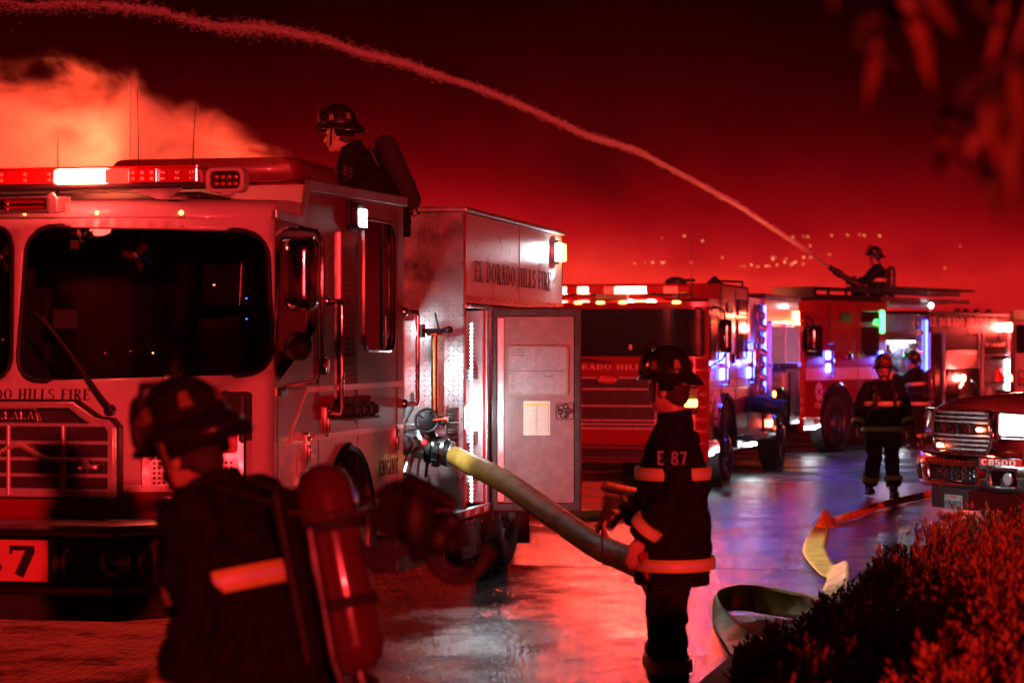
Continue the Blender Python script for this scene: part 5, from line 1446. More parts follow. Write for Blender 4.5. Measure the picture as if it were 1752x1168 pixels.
def remesh(o, vox, smooth_it=4, disp=0, dscale=.12, dseed=0):
    md = o.modifiers.new('skin', 'REMESH'); md.mode = 'VOXEL'; md.voxel_size = vox; md.use_smooth_shade = True
    if smooth_it:
        md = o.modifiers.new('smooth', 'SMOOTH'); md.iterations = smooth_it; md.factor = .5
    if disp:
        tx = bpy.data.textures.new('folds', 'CLOUDS'); tx.noise_scale = dscale; tx.noise_depth = 2
        md = o.modifiers.new('folds', 'DISPLACE'); md.texture = tx; md.strength = disp; md.mid_level = .5; md.texture_coords = 'LOCAL'
def band(g, c, ax, r1, r2, w, off, latv, n=28):
    """elliptic band round axis ax"""
    ax = V(ax).normalized(); a = V(latv); a = (a - ax*a.dot(ax)).normalized(); b = ax.cross(a)
    rg = []
    for h, e in ((-w/2,-.012),(-w/2,off),(w/2,off),(w/2,-.012)):
        rg.append([V(c) + ax*h + a*(r1+e)*cos(2*pi*k/n) + b*(r2+e)*sin(2*pi*k/n) for k in range(n)])
    g.rings(rg, True, False, loop=False)
def helmet(root, hc, yaw=0, pitch=0, front_h=.13, mt='blackhelmet', tilt=0, hs=1.0):
    Mr = Matrix.Rotation(yaw, 3, 'Z') @ Matrix.Rotation(tilt, 3, 'Y') @ Matrix.Rotation(pitch, 3, 'X')
    c = V(hc) + V((0,0,.045))
    P = lambda x, y, z: c + Mr @ V((x, y, z))*hs
    g = G(); n = 48; rg = []
    for i in range(11):
        t = i/10*pi/2
        rg.append([P(.118*cos(t)*(1+.030*max(0,cos(8*a))**6)*cos(a), .145*cos(t)*(1+.030*max(0,cos(8*a))**6)*sin(a)-.005, .01+.155*sin(t)) for a in [2*pi*k/n for k in range(n)]])
    g.rings(rg); he = part('helmet', g, M[mt], root, angle=60)
    g = G(); rg = []
    def outr(a):
        f = sin(a)
        return (.148 + (.022*max(0,f)**2) + .062*max(0,-f)**2.2)
    for e, z0 in ((0,.012),(.25,.012),(.6,.006),(1,-.004),(1.03,-.010),(1,-.014),(.6,-.004),(.0,.0)):
        row = []
        for k in range(n):
            a = 2*pi*k/n
            ri = V((.112*cos(a), .138*sin(a)-.005)); ro = V((cos(a)*outr(a)*.93, sin(a)*outr(a)))
            p = ri.lerp(ro, min(e, 1.03))
            dz = z0 - e*(.030*max(0,-sin(a)) + .012*abs(cos(a)) - .004*max(0,sin(a))) - e*e*.02*max(0,-sin(a))
            row.append(P(p.x, p.y, dz))
        rg.append(row)
    g.rings(rg, True, False); part('brim', g, M[mt], he, angle=60)
    sh_ = roundpoly([(-.058,0),(-.066,.07),(-.04,front_h),(0,front_h+.018),(.04,front_h),(.066,.07),(.058,0),(0,-.01)],.02,3)
    fn = lambda u, v, w: P(u, .150 - v*.28 + w - u*u*3, .018+v)
    g = G(); g.prism(sh_, fn, 0, .009); fs_ = part('front_shield', g, M['plastic'], he, smooth=False, bevel=.002)
    g = G(); ringprism(g, [(u*.92,.06+(v-.06)*.92) for u,v in sh_], [(u*.82,.06+(v-.06)*.84) for u,v in sh_], fn, .008, .011); g.prism(rr(-.03,.03,.035,.075,.008), fn, .009, .012); part('shield_badge', g, M['lens_red'], fs_, smooth=False)
    g = G(); g.tube([P(0,.147-front_h*.28-.005,.03+front_h), P(0,.09,.05+front_h), P(0,.04,.165)],[.010,.014,.008],8); part('shield_holder', g, M['darksteel'], he)
    for k in range(7):
        a = R(18 + 360*k/7); g = G()
        q_ = [P(.118*cos(a+e)*(1-.04*v)*1.035, .145*sin(a+e)*(1-.04*v)*1.035-.005, .035+.045*v) for e, v in ((-.14,0),(.14,0),(.09,1),(-.09,1))]
        g.add(q_, [(0,1,2,3)]); part('reflective_trim', g, M['trim'], he, smooth=False, solid=.002)
    for sg in (1,-1):
        g = G(); g.tube([P(sg*.105,.02,.0),P(sg*.088,.035,-.06),P(sg*.06,.055,-.135),P(0,.075,-.155)],.008,6); part('chin_strap', g, M['strap'], he)
    g = G()
    rg = []
    for e, z0 in ((0,.0),(1,-.085)):   # ear flaps at the neck
        rg.append([P(.105*cos(a)*(1-.05*e), -.005+.12*sin(a)*(1-.08*e), z0) for a in [pi + pi*k/14 for k in range(15)]])
    g.rings(rg, False, False); part('neck_flap', g, M['coat'], he, solid=.006)
    return he
def airpack(root, J, s=1, mt='tank', yaw=0, ext=0):
    ch, pv = V(J['chest']), V(J['pelvis'])
    up = (ch - pv).normalized(); right = V((1,0,0)); back = -(up.cross(right)).normalized()
    if back.y > 0: back = -back
    back = V((0, -abs(up.z), up.y)).normalized()
    c = pv + up*.24 + back*(.27+ext)
    Q = Matrix((right, -back, up)).transposed()
    r = .086*s; H = .50*s
    g = G(); g.lathe(c - up*H/2, up, [(.02,-.05),(r*.55,-.04),(r*.85,-.015),(r,.03),(r,H-.05),(r*.93,H-.005),(r*.7,H+.03),(r*.35,H+.045),(.02,H+.048)], 32)
    ap = part('air_tank', g, M[mt], root, angle=60)
    g = G()
    for dz in (-.10,.12):
        g = G(); band(g, c + up*dz, up, r, r, .035, .006, (1,0,0)); part('tank_strap', g, M['strap'], ap)
    g = G(); g.cyl(c - up*(H/2+.045), c - up*(H/2+.10), .022, .03, 10); g.cyl(c - up*(H/2+.08)-right*.05, c - up*(H/2+.08)+right*.07, .016, seg=8); part('tank_valve', g, M['steel'], ap)
    g = G(); g.obox(c - back*(r+.022), (.20*s,.03,.50*s), Q); part('back_frame', g, M['plastic'], root, bevel=.01, smooth=False)
    g = G()
    for sg in (1,-1):
        sh = V(J['shR'] if sg > 0 else J['shL']); x = sg*.11
        mid = V((x, ch.y, 0)) + up*0
        P = [c - back*(r+.03) + right*x + up*.22, sh.lerp(V(J['neck']), .42) + up*.075 - back*.0, ch + right*x*1.05 - back*.18 + up*.06, ch + right*x*1.15 - back*.20 - up*.10, pv + right*sg*.19 - back*.08 + up*.10]
        g.tube(P, [.022,.026,.026,.022,.018], 8, flat=.5)
    part('shoulder_strap', g, M['strap'], root)
    g = G(); band(g, pv + up*.10, up, .225, .185, .045, .008, (1,0,0)); part('waist_belt', g, M['strap'], root)
    g = G(); P = [c - up*(H/2+.07) + right*.06, pv + right*.24 + up*.02 - back*.05, ch + right*.18 - back*.18 - up*.12, ch + right*.1 - back*.22]
    g.tube(P, .014, 8); g.obox(ch + right*.10 - back*.23 - up*.02, (.05,.035,.08), Q); part('air_hose', g, M['rubber'], root)
    return c, up, right, back
def person(label, loc, heading, J, s=1.0, coat_len=.80, hyaw=0, hpitch=0, hands=None, vox=.012, pack=True, girth=1.0, front=False, tankmat='tank', stripes=True,
           hair=None, moustache=False, glove=False, trouser_band=True, seed=0, group='firefighters in turnout gear', tilt=0, chest_band=True, hemz=None, ext=0, boots=True, fold=.048, hs=1.0):
    root = thing('person', label, 'person', loc, R(heading), group)
    root.scale = (s, s, s)
    J = {k: V(v) for k, v in J.items()}
    pv, wa, ch, nk, hd = (J[k] for k in ('pelvis','waist','chest','neck','head'))
    up = (ch - pv).normalized(); right = (J['shR']-J['shL']).normalized(); fw = up.cross(right).normalized()
    # body under the clothes: head, neck, torso core, arms, legs, hands
    g = G()
    Hm = Matrix.Rotation(hyaw, 3, 'Z') @ Matrix.Rotation(tilt, 3, 'Y') @ Matrix.Rotation(hpitch, 3, 'X')
    HP = lambda x, y, z: hd + Hm @ V((x, y, z))
    g.ell(HP(0,-.012,.03), .077, .098, .095, 18, 12, Hm)
    g.ell(HP(0,.018,-.035), .062, .074, .085, 16, 10, Hm)
    g.ell(HP(0,.048,-.092), .034, .036, .026, 10, 6, Hm)
    g.caps(HP(0,.082,.012), HP(0,.104,-.026), .010, .015, 8)
    g.caps(HP(-.020,.083,-.062), HP(.020,.083,-.062), .010, .010, 6)
    g.caps(HP(-.038,.078,.030), HP(.038,.078,.030), .010, .010, 6)
    for sg in (1,-1):
        g.ell(HP(sg*.078,-.012,-.012), .010, .022, .034, 8, 6, Hm)
        g.ell(HP(sg*.036,.058,-.03), .022, .018, .024, 8, 6, Hm)
    g.caps(nk - (hd-nk)*.5, hd - V((0,.02,.04)), .062, .060, 14)
    g.caps(pv, ch, .13, .13, 14); g.caps(J['shL'], J['shR'], .06, .06, 12)
    for q in 'RL':
        g.caps(J['sh'+q], J['el'+q], .05, .042); g.caps(J['el'+q], J['wr'+q], .042, .028)
        g.caps(J['hip'+q], J['kn'+q], .085, .055); g.caps(J['kn'+q], J['an'+q], .055, .042)
        hh = (hands or {}).get(q, {})
        d = (J['wr'+q] - J['el'+q]).normalized()
        if 'd' in hh: d = V(hh['d']).normalized()
        nrm = V(hh.get('n', (-1 if q == 'R' else 1, .15, 0)))
        hand(g, J['wr'+q] + d*.01, d, nrm, hh.get('curl', .45), 1 if q == 'R' else -1, hh.get('s', 1.12))
    b = part('body', g, M['skin'], root); remesh(b, min(vox, .0075), 2)
    for sg in (1,-1):
        g = G(); g.ell(HP(sg*.031,.084,.010), .010,.008,.0075,8,6); part('eye', g, M['ink'], b)
    g = G(); g.caps(HP(-.020,.094,-.062), HP(.020,.094,-.062), .0035, .0035, 6); part('mouth', g, M['lens_red'], b)
    if moustache:
        g = G()
        for sg in (1,-1): g.tube([HP(0,.100,-.044),HP(sg*.022,.098,-.050),HP(sg*.036,.086,-.068),HP(sg*.040,.078,-.085)],[.012,.013,.011,.006],8)
        o = part('moustache', g, M['hair'], b); 
    if hair:
        g = G(); g.ell(HP(0,-.030,.022), .084, .094, .092, 18, 12, Hm); g.ell(HP(0,-.06,-.03), .068, .055, .06, 12, 8, Hm); part('hair', g, M['hair'], b)
    # coat
    hz = pv.z - coat_len*s*0 ; hem = V((pv.x, pv.y, hemz if hemz else .80)); 
    G1 = girth
    secs = [(hem, .215*G1, .165*G1), (hem.lerp(pv,.7), .215*G1, .17*G1), (wa, .195*G1, .158*G1), (wa.lerp(ch,.5), .205*G1, .160*G1), (ch, .215, .150), (ch.lerp(nk,.55), .205, .125), (ch.lerp(nk,.86), .14, .095), (nk, .085, .080)]
    g = G(); rg = []
    for i, (c, rx, ry) in enumerate(secs):
        ax = (secs[min(i+1,len(secs)-1)][0] - secs[max(i-1,0)][0]).normalized()
        a = (right - ax*right.dot(ax)).normalized(); bb = ax.cross(a)
        rg.append([c + a*rx*cos(t) + bb*ry*sin(t) for t in [2*pi*k/28 for k in range(28)]])
    g.rings(rg)
    g.caps(J['shL'] - up*.01, J['shR'] - up*.01, .085, .085, 14)
    for q in 'RL':
        sh, el, wr = J['sh'+q], J['el'+q], J['wr'+q]
        g.caps(sh, el, .090, .074, 14)
        d = (wr-el).normalized()
        g.tube([el-d*.02, el.lerp(wr,.5), wr-d*.02, wr+d*.005], [.074,.066,.062,.064], 14); g.ell(el,.076,.076,.076)
    cl = G()
    co = part('coat', g, M['coat'], root); remesh(co, vox, 3, fold, .095, seed)
    # collar
    g = G(); ax = (hd-nk).normalized()*.6 + V((0,0,.5)); ax.normalize()
    a = right; bb = ax.cross(a).normalized(); rg = []
    for h, e, f in ((-.03,.098,0),(.02,.092,0),(.055,.088,.2),(.06,.080,.2),(.02,.078,0)):
        rg.append([nk + ax*h + a*e*cos(t)*1.0 + bb*e*.98*sin(t) for t in [2*pi*k/24 for k in range(24)]])
    g.rings(rg, True, False); part('collar', g, M['coat'], co)
    # trousers
    g = G()
    g.ell(pv - V((0,0,.05)), .19*min(1.15,G1), .145*G1, .15, 16, 10)
    for q in 'RL':
        hp, kn, an = J['hip'+q], J['kn'+q], J['an'+q]
        mid = hp.lerp(kn,.5); m2 = kn.lerp(an,.5)
        g.tube([hp, mid, kn, m2, an + (kn-an).normalized()*.12, an + (kn-an).normalized()*.06], [.118,.108,.098,.092,.098,.094], 16); g.ell(kn,.1,.102,.1)
    tr = part('trousers', g, M['trouser'], root); remesh(tr, vox, 3, fold*1.1, .07, seed+1)
    # boots
    for q in 'RL':
        an = J['an'+q]; kn = J['kn'+q]; g = G()
        fd = V((0,1,0)) if 'ft'+q not in J else V(J['ft'+q]).normalized()
        side_ = fd.cross(V((0,0,1)))
        M3 = Matrix((side_, fd, V((0,0,1)))).transposed()
        g.caps(an + (kn-an).normalized()*.14, an, .068, .060, 14); g.ell(an + fd*.0 - V((0,0,.03)), .055,.075,.06,14,8,M3); g.ell(an + fd*.085 - V((0,0,.045)), .052,.105,.045,14,8,M3); g.ell(an + fd*.15 - V((0,0,.045)), .05,.05,.042,12,8,M3)
        bo = part('boot', g, M['boot'], root); remesh(bo, .012, 2)
        g = G(); zb = an.z - .088; P = roundpoly([(-.05,-.08),(.05,-.08),(.056,.12),(.03,.20),(-.03,.20),(-.056,.12)],.03); g.prism([tuple((an + side_*u + fd*v)[:2]) for u,v in P], SZ, zb, zb+.028); part('sole', g, M['rubber'], bo, smooth=False)
    # reflective bands: lime with a silver centre
    def rb(c, ax, r1, r2, w=.062, par=co, lat=right):
        r1 += (fold-.03)*.35; r2 += (fold-.03)*.35
        g = G(); band(g, c, ax, r1, r2, w, .014, lat); t_ = part('reflective_band', g, M['tapeyellow'], par)
        g = G(); band(g, c, ax, r1, r2, w*.36, .0165, lat); part('silver_strip', g, M['tapesilver'], t_)
    if stripes:
        rb(hem.lerp(pv,.35) if (pv-hem).length > .05 else hem, V((0,0,1)), .218*G1, .170*G1)
        if chest_band: rb(wa.lerp(ch,.62), up, .212*(.4+.6*G1), .160*(.4+.6*G1))
        for q in 'RL':
            el, wr = J['el'+q], J['wr'+q]; d = wr-el
            rb(el + d*.78, d, .068, .068, .055, lat=fw if abs(d.normalized().dot(fw)) < .8 else right)
    if trouser_band:
        for q in 'RL':
            kn, an = J['kn'+q], J['an'+q]
            rb(kn.lerp(an,.62), an-kn, .100, .100, .06, tr)
    # storm flap with clasps, pockets
    g = G(); M3 = Matrix((right, -fw*-1, up)).transposed()
    for i in range(4): 
        c = pv.lerp(ch, .05+.28*i) + fw*(.168*G1 if i < 3 else .16); g.obox(c, (.035,.014,.02), M3)
    part('clasp', g, M['darksteel'], co, smooth=False)
    for sg in (1,-1):
        g = G(); q = 'R' if sg > 0 else 'L'; c = J['hip'+q].lerp(J['kn'+q], .45) + V((sg*.105,0,0)); g.obox(c, (.035,.16,.19)); part('cargo_pocket', g, M['trouser'], tr, bevel=.012, smooth=False)
    helmet(root, HP(0,0,.03), hyaw, hpitch, tilt=tilt, hs=hs)
    info = None
    if pack: info = airpack(root, J, mt=tankmat, ext=ext)
    return root, J, HP, info

# --- firefighter in the foreground, back to us, looking left
J = dict(BASE); J.update(head=(0.0,.11,1.60), neck=(0,.03,1.47), chest=(0,-.0,1.30), elR=(.27,.02,1.15), wrR=(.24,.24,1.02), elL=(-.28,.0,1.13), wrL=(-.27,.12,.90), knR=(.13,.07,.50), anR=(.14,-.08,.09))
fg, Jf, HPf, inf = person('closest firefighter, back turned, with a large red air tank and dangling face mask', (-.71,6.85,0), 64, lean(J, 13), s=.985, girth=1.28, fold=.075, hs=1.04, hyaw=-.12, hpitch=-.42, hair=True, ext=.05, seed=3)
c, up, right, back = inf
# spare face mask and breathing tube hanging behind the tank
g = G(); mc = c + back*.27 + up*.09 + right*.02
g.ell(mc, .07, .05, .095, 16, 10); g.ell(mc - up*.07 + back*.05, .04, .04, .045, 12, 8); g.obox(mc + up*.03 - back*.06, (.09,.10,.13), Matrix.Rotation(.5,3,'X')); g.caps(mc + up*.10, mc + up*.02 + back*.11, .028, .02); g.caps(mc - up*.10 - back*.03, mc - up*.03 + back*.10, .022, .03)
mk = part('face_mask', g, M['plastic'], fg)
g = G(); g.prism(rr(-.06,.06,-.06,.06,.03), lambda u,v,w: mc + right*(.09+w) + up*v - back*u, 0, .01); g.obox(mc + right*.105 + up*.02, (.01,.05,.03)); part('mask_lens', g, M['lens_clear'], mk, bevel=.003)
g = G()
for k, (dz, rad, ph) in enumerate(((-.10,.075,0),(-.13,.06,.6))):
    g.tube([mc + up*(dz + rad*sin(a*pi/9 + ph)) + back*(.05 + rad*1.0*cos(a*pi/9+ph)) + right*(.01*a - .02*k) for a in range(18)], .018, 8)
g.tube([mc - up*.05, c + back*.12 - up*.02, c + back*.05 + up*.1], .02, 8); part('breathing_tube', g, M['rubber'], mk)
g = G()
for k in range(4): g.tube([mc + up*.08 + right*(k-1.5)*.05, mc + up*.11 - back*.02 + right*(k-1.5)*.03, c + back*.09 + up*(.16)], .007, 5)
part('mask_strap', g, M['strap'], mk)
g = G(); g.obox(c + back*.02 + up*.16, (.19,.19,.012)); part('tank_label', g, M['tankgrey'], fg, smooth=False, bevel=.004)
g = G(); g.tube([c - right*.115 + up*.12, c - right*.125 - up*.25, c - right*.09 - up*.36], .012, 8); part('gauge_hose', g, M['steel'], fg)

# --- firefighter standing at the kerb, E 87 on the sleeve
J = dict(BASE); J.update(elL=(-.235,-.06,1.15), wrL=(-.20,.13,.93), elR=(.24,.06,1.12), wrR=(.14,.27,.99), head=(0,.03,1.635), knL=(-.10,.02,.50), anL=(-.12,-.0,.09), knR=(.10,.05,.50), anR=(.12,.05,.09))
J['wrL'] = (-.19,.15,.90)
nf, Jn, HPn, _ = person('firefighter standing side-on by the kerb in black helmet with E 87 on the sleeve', (.82,12.3,0), 80, J, s=1.0, pack=False, hemz=.66, girth=1.14, hair=True, hyaw=-.35, hpitch=-.06,
    hands={'L': dict(d=(.1,.25,-1), n=(.9,.3,.1), curl=.35), 'R': dict(d=(-.1,.9,-.4), n=(-.3,-.3,-1), curl=.9)}, seed=7, trouser_band=True, hs=.93)
sl = lambda u, v, w: tuple(V(Jn['shL']).lerp(V(Jn['elL']), .42) + V((-(.096+w), -u, v)))
nf_l = lettering('sleeve_lettering', 'E 87', lambda u,v,w: sl(u, v, w), -.075, -.035, .065, .15, M['sleeveink'], nf, sans=True)
g = G(); p0 = V(Jn['wrR']) + V((0,.08,-.02)); g.ell(p0, .055,.04,.05,12,8); g.caps(p0+V((-.04,.02,.02)), p0+V((-.07,-.02,.09)), .022,.014)
for k in range(3): g.caps(p0+V((0,.03,0)), p0+V((-.02+.02*k,.06,-.05-.01*k)), .012,.01)
gl_ = part('carried_gloves', g, M['glove'], None)
gl_.matrix_world = Matrix.LocRotScale(nf.location, nf.rotation_euler, nf.scale)
tag(gl_, 'pair of dark work gloves held in the hand of the firefighter at the kerb', 'gloves')
g = G(); g.tube([p0+V((0,.03,-.03)), p0+V((0,.035,-.1)), p0+V((.0,.03,-.24))],[.006,.005,.007],6); part('glove_strap', g, M['strap'], gl_)
g = G(); cpos = Jn['hipL'].lerp(Jn['knL'], .25); g.obox(cpos + V((-.06,.10,.02)), (.05,.13,.12), Matrix.Rotation(.5,3,'X')); g.obox(cpos + V((-.10,.09,-.05)), (.03,.09,.14), Matrix.Rotation(-.3,3,'X')); part('pocket_flap', g, M['deepred'], nf, bevel=.02, smooth=False)  # red light on the trouser pocket put into the flap's colour

# --- firefighter walking towards the camera
J = dict(BASE); J.update(elR=(.31,-.05,1.17), wrR=(.34,.06,.93), elL=(-.31,-.06,1.17), wrL=(-.33,.10,.93), knR=(.12,.16,.53), anR=(.115,.02,.13), knL=(-.11,.05,.50), anL=(-.12,.12,.09), hipR=(.11,0,.92))
J.update(knR=(.13,.10,.51), anR=(.15,-.14,.12))
J = {k: tuple(V(v)) for k, v in J.items()}
# facing the camera: the person's left hand is on the picture's right
wf, Jw, HPw, _ = person('moustached firefighter walking towards the camera across the wet asphalt', (4.60,30.0,0), 182, J, s=.955, girth=1.22, hpitch=-.10, moustache=True, hair=True,
    hands={'R': dict(curl=.6), 'L': dict(d=(-.1,.3,-1), curl=1.0)}, seed=12, tankmat='tankgrey', hemz=.86)
g = G(); w0 = V(Jw['wrL']) + V((-.01,.06,-.10)); g.cyl(w0+V((0,-.05,.02)), w0+V((-.0,.12,-.08)), .06,.07,14); g.cyl(w0+V((0,.12,-.08)), w0+V((0,.17,-.11)), .03,.02,12); g.tube([w0+V((.0,-.0,.07)), w0+V((-.06,.05,.09)), w0+V((-.13,.10,-.0)), w0+V((-.14,.12,-.12))], .013,8)
rn = part('red_nozzle', g, M['orangecone'], None); rn.matrix_world = Matrix.LocRotScale(wf.location, wf.rotation_euler, wf.scale)
tag(rn, 'red hose nozzle carried low in the walking firefighter\'s hand', 'hose nozzle')
g = G()
for k in range(4): g.torus(V(Jw['pelvis'])+V((.10,.17,-.10-.022*k)), (0,1,.2), .045,.009,14,6)
g.obox(V(Jw['pelvis'])+V((-.13,.15,-.17)),(.10,.05,.20)); part('belt_pouch', g, M['strap'], wf)
g = G(); cc = V(Jw['chest']); g.obox(cc+V((.14,.17,.0)),(.05,.04,.10)); g.obox(cc+V((.12,.175,-.12)),(.06,.04,.06)); g.cyl(cc+V((.15,.18,.1)),cc+V((.15,.18,.16)),.012); g.obox(cc+V((-.14,.165,.02)),(.05,.03,.07)); part('chest_radio', g, M['plastic'], wf, bevel=.006)

# --- firefighter working at the lit pump panel
J = dict(BASE); J.update(head=(0,.07,1.62), elL=(-.30,.16,1.30), wrL=(-.30,.42,1.42), elR=(.26,.10,1.14), wrR=(.12,.30,1.16))
pf_, Jp, HPp, _ = person('firefighter reaching up to the lit pump panel of the side-on engine', (7.42,44.2,0), 62, lean(J, 4), s=.98, hyaw=.1, hair=True, hands={'L': dict(d=(0,.9,.4), n=(.3,0,-1), curl=.5)}, seed=21, girth=1.05)
g = G(); g.ell(HPp(-.02,.15,.13), .02,.012,.02); part('helmet_lamp', g, E['green'], pf_)

# --- firefighter on the roof of the side-on engine, aiming the deck gun
T3m = Matrix.Rotation(-R(34.6), 4, 'Z'); T3m.translation = V((5.066,42.0,0))
base = T3m @ V((-.72,4.35,1.92))
J = dict(BASE); J.update(elR=(.22,.18,1.22), wrR=(.10,.44,1.22), elL=(-.20,.22,1.20), wrL=(-.08,.46,1.18), neck=(0,.0,1.47), head=(0,.05,1.63))
rf, Jr, HPr, _ = person('firefighter with air tank standing on the roof aiming the deck gun stream', tuple(base), 92, J, s=1.0, hyaw=-.1, hair=True, hands={'R': dict(d=(0,1,0), n=(0,0,-1), curl=.9), 'L': dict(d=(0,1,0), n=(0,0,-1), curl=.9)}, seed=33, tankmat='tankgrey')
g = G(); g.cyl(HPr(0,.17,.10), HPr(0,.215,.10), .022,.032,12); part('helmet_lamp', g, M['lens_clear'], rf)

# --- firefighter bent over the roof of the nearest engine
T1m = Matrix.Rotation(-R(11.93), 4, 'Z'); T1m.translation = V((-1.374,14.0,0))
base = T1m @ V((-.42,3.95,1.88))
J = dict(BASE); J.update(elL=(-.24,.22,1.20), wrL=(-.16,.48,1.17), elR=(.22,.24,1.22), wrR=(.12,.50,1.18))
J = lean(J, 24); J['neck'] = tuple(V(J['neck']) + V((0,.01,0))); J['head'] = tuple(V(J['neck']) + V((0,.115,.115)))
r1, J1, HP1, _ = person('dark firefighter with air pack bent forward over the roof of the nearest engine', tuple(base), 84, J, s=1.0, hyaw=-.05, hpitch=-.10, hair=True, hands={'L': dict(d=(0,1,-.2), n=(0,0,-1), curl=.7), 'R': dict(d=(0,1,-.2), n=(0,0,-1), curl=.7)}, seed=41, tankmat='strap', stripes=False, girth=1.28, ext=-.03)  # tank in near-black webbing colour, painting in his unlit silhouette
s1 = lambda u, v, w: tuple(V(J1['shL']).lerp(V(J1['elL']), .38) + V((-(.098+w), -u*.9, v+u*.3*-1)))
lettering('sleeve_lettering', 'E 85', s1, -.075, -.035, .07, .15, M['tankgrey'], r1, sans=True)

# ================================================================ hoses
def crom(P, n):
    P = [V(p) for p in P]; out = []
    for i in range(len(P)-1):
        a = P[max(0,i-1)]; b = P[i]; c = P[i+1]; d = P[min(len(P)-1,i+2)]
        for k in range(n):
            t = k/n
            out.append(.5*((2*b) + (c-a)*t + (2*a-5*b+4*c-d)*t*t + (3*b-a-3*c+d)*t**3))
    out.append(P[-1]); return out
def hosemat(name, col, sc=220):
    m, t, b, o = mat_new(name)
    b.inputs['Roughness'].default_value = .55
    f = nnoise(t, 5, 6, .65)
    t.links.new(nmix(t, nramp(t, f, .4, .75, 0, .75), col, (.20,.12,.05)), b.inputs['Base Color'])
    w = t.nodes.new('ShaderNodeTexBrick'); c = t.nodes.new('ShaderNodeTexCoord'); t.links.new(c.outputs['Object'], w.inputs['Vector'])
    w.inputs['Scale'].default_value = sc/3
    nbump(t, nnoise(t, sc, 2, .5), .35, .004, b)
    return m
M['hose'] = hosemat('yellow_hose_jacket', (.85,.48,.07))
P = crom([(-.56,18.115,1.075),(-.44,18.06,1.05),(-.30,17.7,.995),(-.07,17.0,.92),(.24,15.8,.775),(.51,14.6,.66),(.64,14.0,.64),(.76,13.55,.60),(.85,13.35,.42),(.87,13.4,.2),(.86,13.75,.085),(.86,14.3,.08)], 10)
rad = [.060 + .020*min(1, i/25) + .0015*sin(i*1.7) for i in range(len(P))]
g = G(); g.tube(P, rad, 24); h1 = tag(part('charged_hose', g, M['hose']), 'thick charged yellow hose sloping from the nearest engine\'s outlet behind the kerbside firefighter', 'fire hose')
a, b = P[0], P[2]; d = (b-a).normalized()
g = G(); c0 = a - d*.02; g.lathe(c0, d, [(.07,-.07),(.10,-.06),(.105,-.02),(.092,-.015),(.092,.0),(.108,.005),(.108,.045),(.09,.055),(.09,.075),(.098,.08),(.098,.11),(.07,.13)], 28)
for k in range(10):
    q = d.to_track_quat('Z','Y').to_matrix(); t = 2*pi*k/10; g.obox(c0 + q @ V((.108*cos(t),.108*sin(t),.025)), (.022,.022,.05), q @ Matrix.Rotation(t,3,'Z'))
cp_ = part('coupling', g, M['plastic'], h1, bevel=.003)
g = G(); g.lathe(c0, d, [(.088,.11),(.094,.115),(.094,.135),(.084,.14)], 28); part('coupling_ring', g, M['alu'], cp_)
g = G(); g.torus(c0 + d*.062, d, .094, .006, 28, 6); part('red_seal', g, M['orangecone'], cp_)
g = G(); P = crom([(-3.0,28.2,.07),(-1.2,26.9,.07),(-.2,26.2,.07),(.5,25.75,.07),(1.2,25.72,.07),(1.75,26.6,.07),(1.75,28.5,.07),(1.2,31,.07)], 10); g.tube(P, .066, 16)
tag(part('charged_hose', g, M['hose']), 'second charged hose lying on the asphalt behind the kerbside firefighter', 'fire hose')
HPts = [ ((6.898, 34.63, 0.012), (6.487, 32.57, 0.012)),((6.279, 33.13, 0.012), (5.969, 31.5, 0.012)),((5.596, 31.5, 0.012), (5.375, 30.25, 0.012)),((4.827, 29.9, 0.012), (4.611, 28.56, 0.012)),((4.307, 28.56, 0.012), (4.138, 27.43, 0.012)),((3.96, 27.53, 0.012), (3.783, 26.3, 0.012)),((3.713, 26.85, 0.012), (3.551, 25.68, 0.012)),((3.45, 26.0, 0.04), (3.338, 24.93, 0.012)),((3.226, 24.9, 0.189), (3.268, 24.85, 0.012)),((3.129, 24.7, 0.089), (3.229, 24.69, 0.012)),((3.026, 24.45, 0.012), (3.192, 24.45, 0.012)),((2.731, 22.64, 0.012), (2.928, 22.64, 0.012)),((2.61, 21.68, 0.012), (2.863, 22.06, 0.012)),((2.543, 20.63, 0.012), (2.793, 21.32, 0.012)),((2.506, 19.67, 0.012), (2.717, 20.4, 0.03)),((2.513, 19.33, 0.012), (2.691, 19.5, 0.139)),((2.421, 18.76, 0.012), (2.613, 18.8, 0.123)),((2.33, 18.22, 0.012), (2.544, 18.3, 0.058)),((2.225, 17.6, 0.033), (2.353, 17.35, 0.012)),((2.129, 17.3, 0.085), (2.179, 16.82, 0.012)),((1.985, 17.0, 0.141), (1.978, 16.53, 0.012)),((1.728, 16.9, 0.191), (1.737, 16.75, 0.012)),((1.621, 16.85, 0.2), (1.617, 16.9, 0.012)),((1.494, 16.7, 0.195), (1.488, 16.82, 0.012)),((1.399, 16.4, 0.189), (1.407, 16.67, 0.012)),((1.389, 16.1, 0.157), (1.359, 16.25, 0.012)),((1.434, 15.9, 0.094), (1.331, 15.78, 0.012)),((1.484, 15.5, 0.048), (1.32, 15.34, 0.012)),((1.53, 15.07, 0.012), (1.318, 14.86, 0.012)),((1.467, 14.15, 0.012), (1.293, 14.15, 0.012)),((1.419, 13.5, 0.012), (1.233, 13.36, 0.012)),((1.357, 12.76, 0.012), (1.18, 12.65, 0.012)) ]
A, B = [], []
for a, b in HPts:
    a, b = V(a), V(b)
    if b.y > 24.9 and a.z < .02: a = V((a.x - (a.x-b.x), b.y, 0)) ; a = V((a.x, b.y+.12, .085))
    A.append(a); B.append(b)
A2, B2 = crom(A, 7), crom(B, 7)
g = G(); rg = []
K = 7
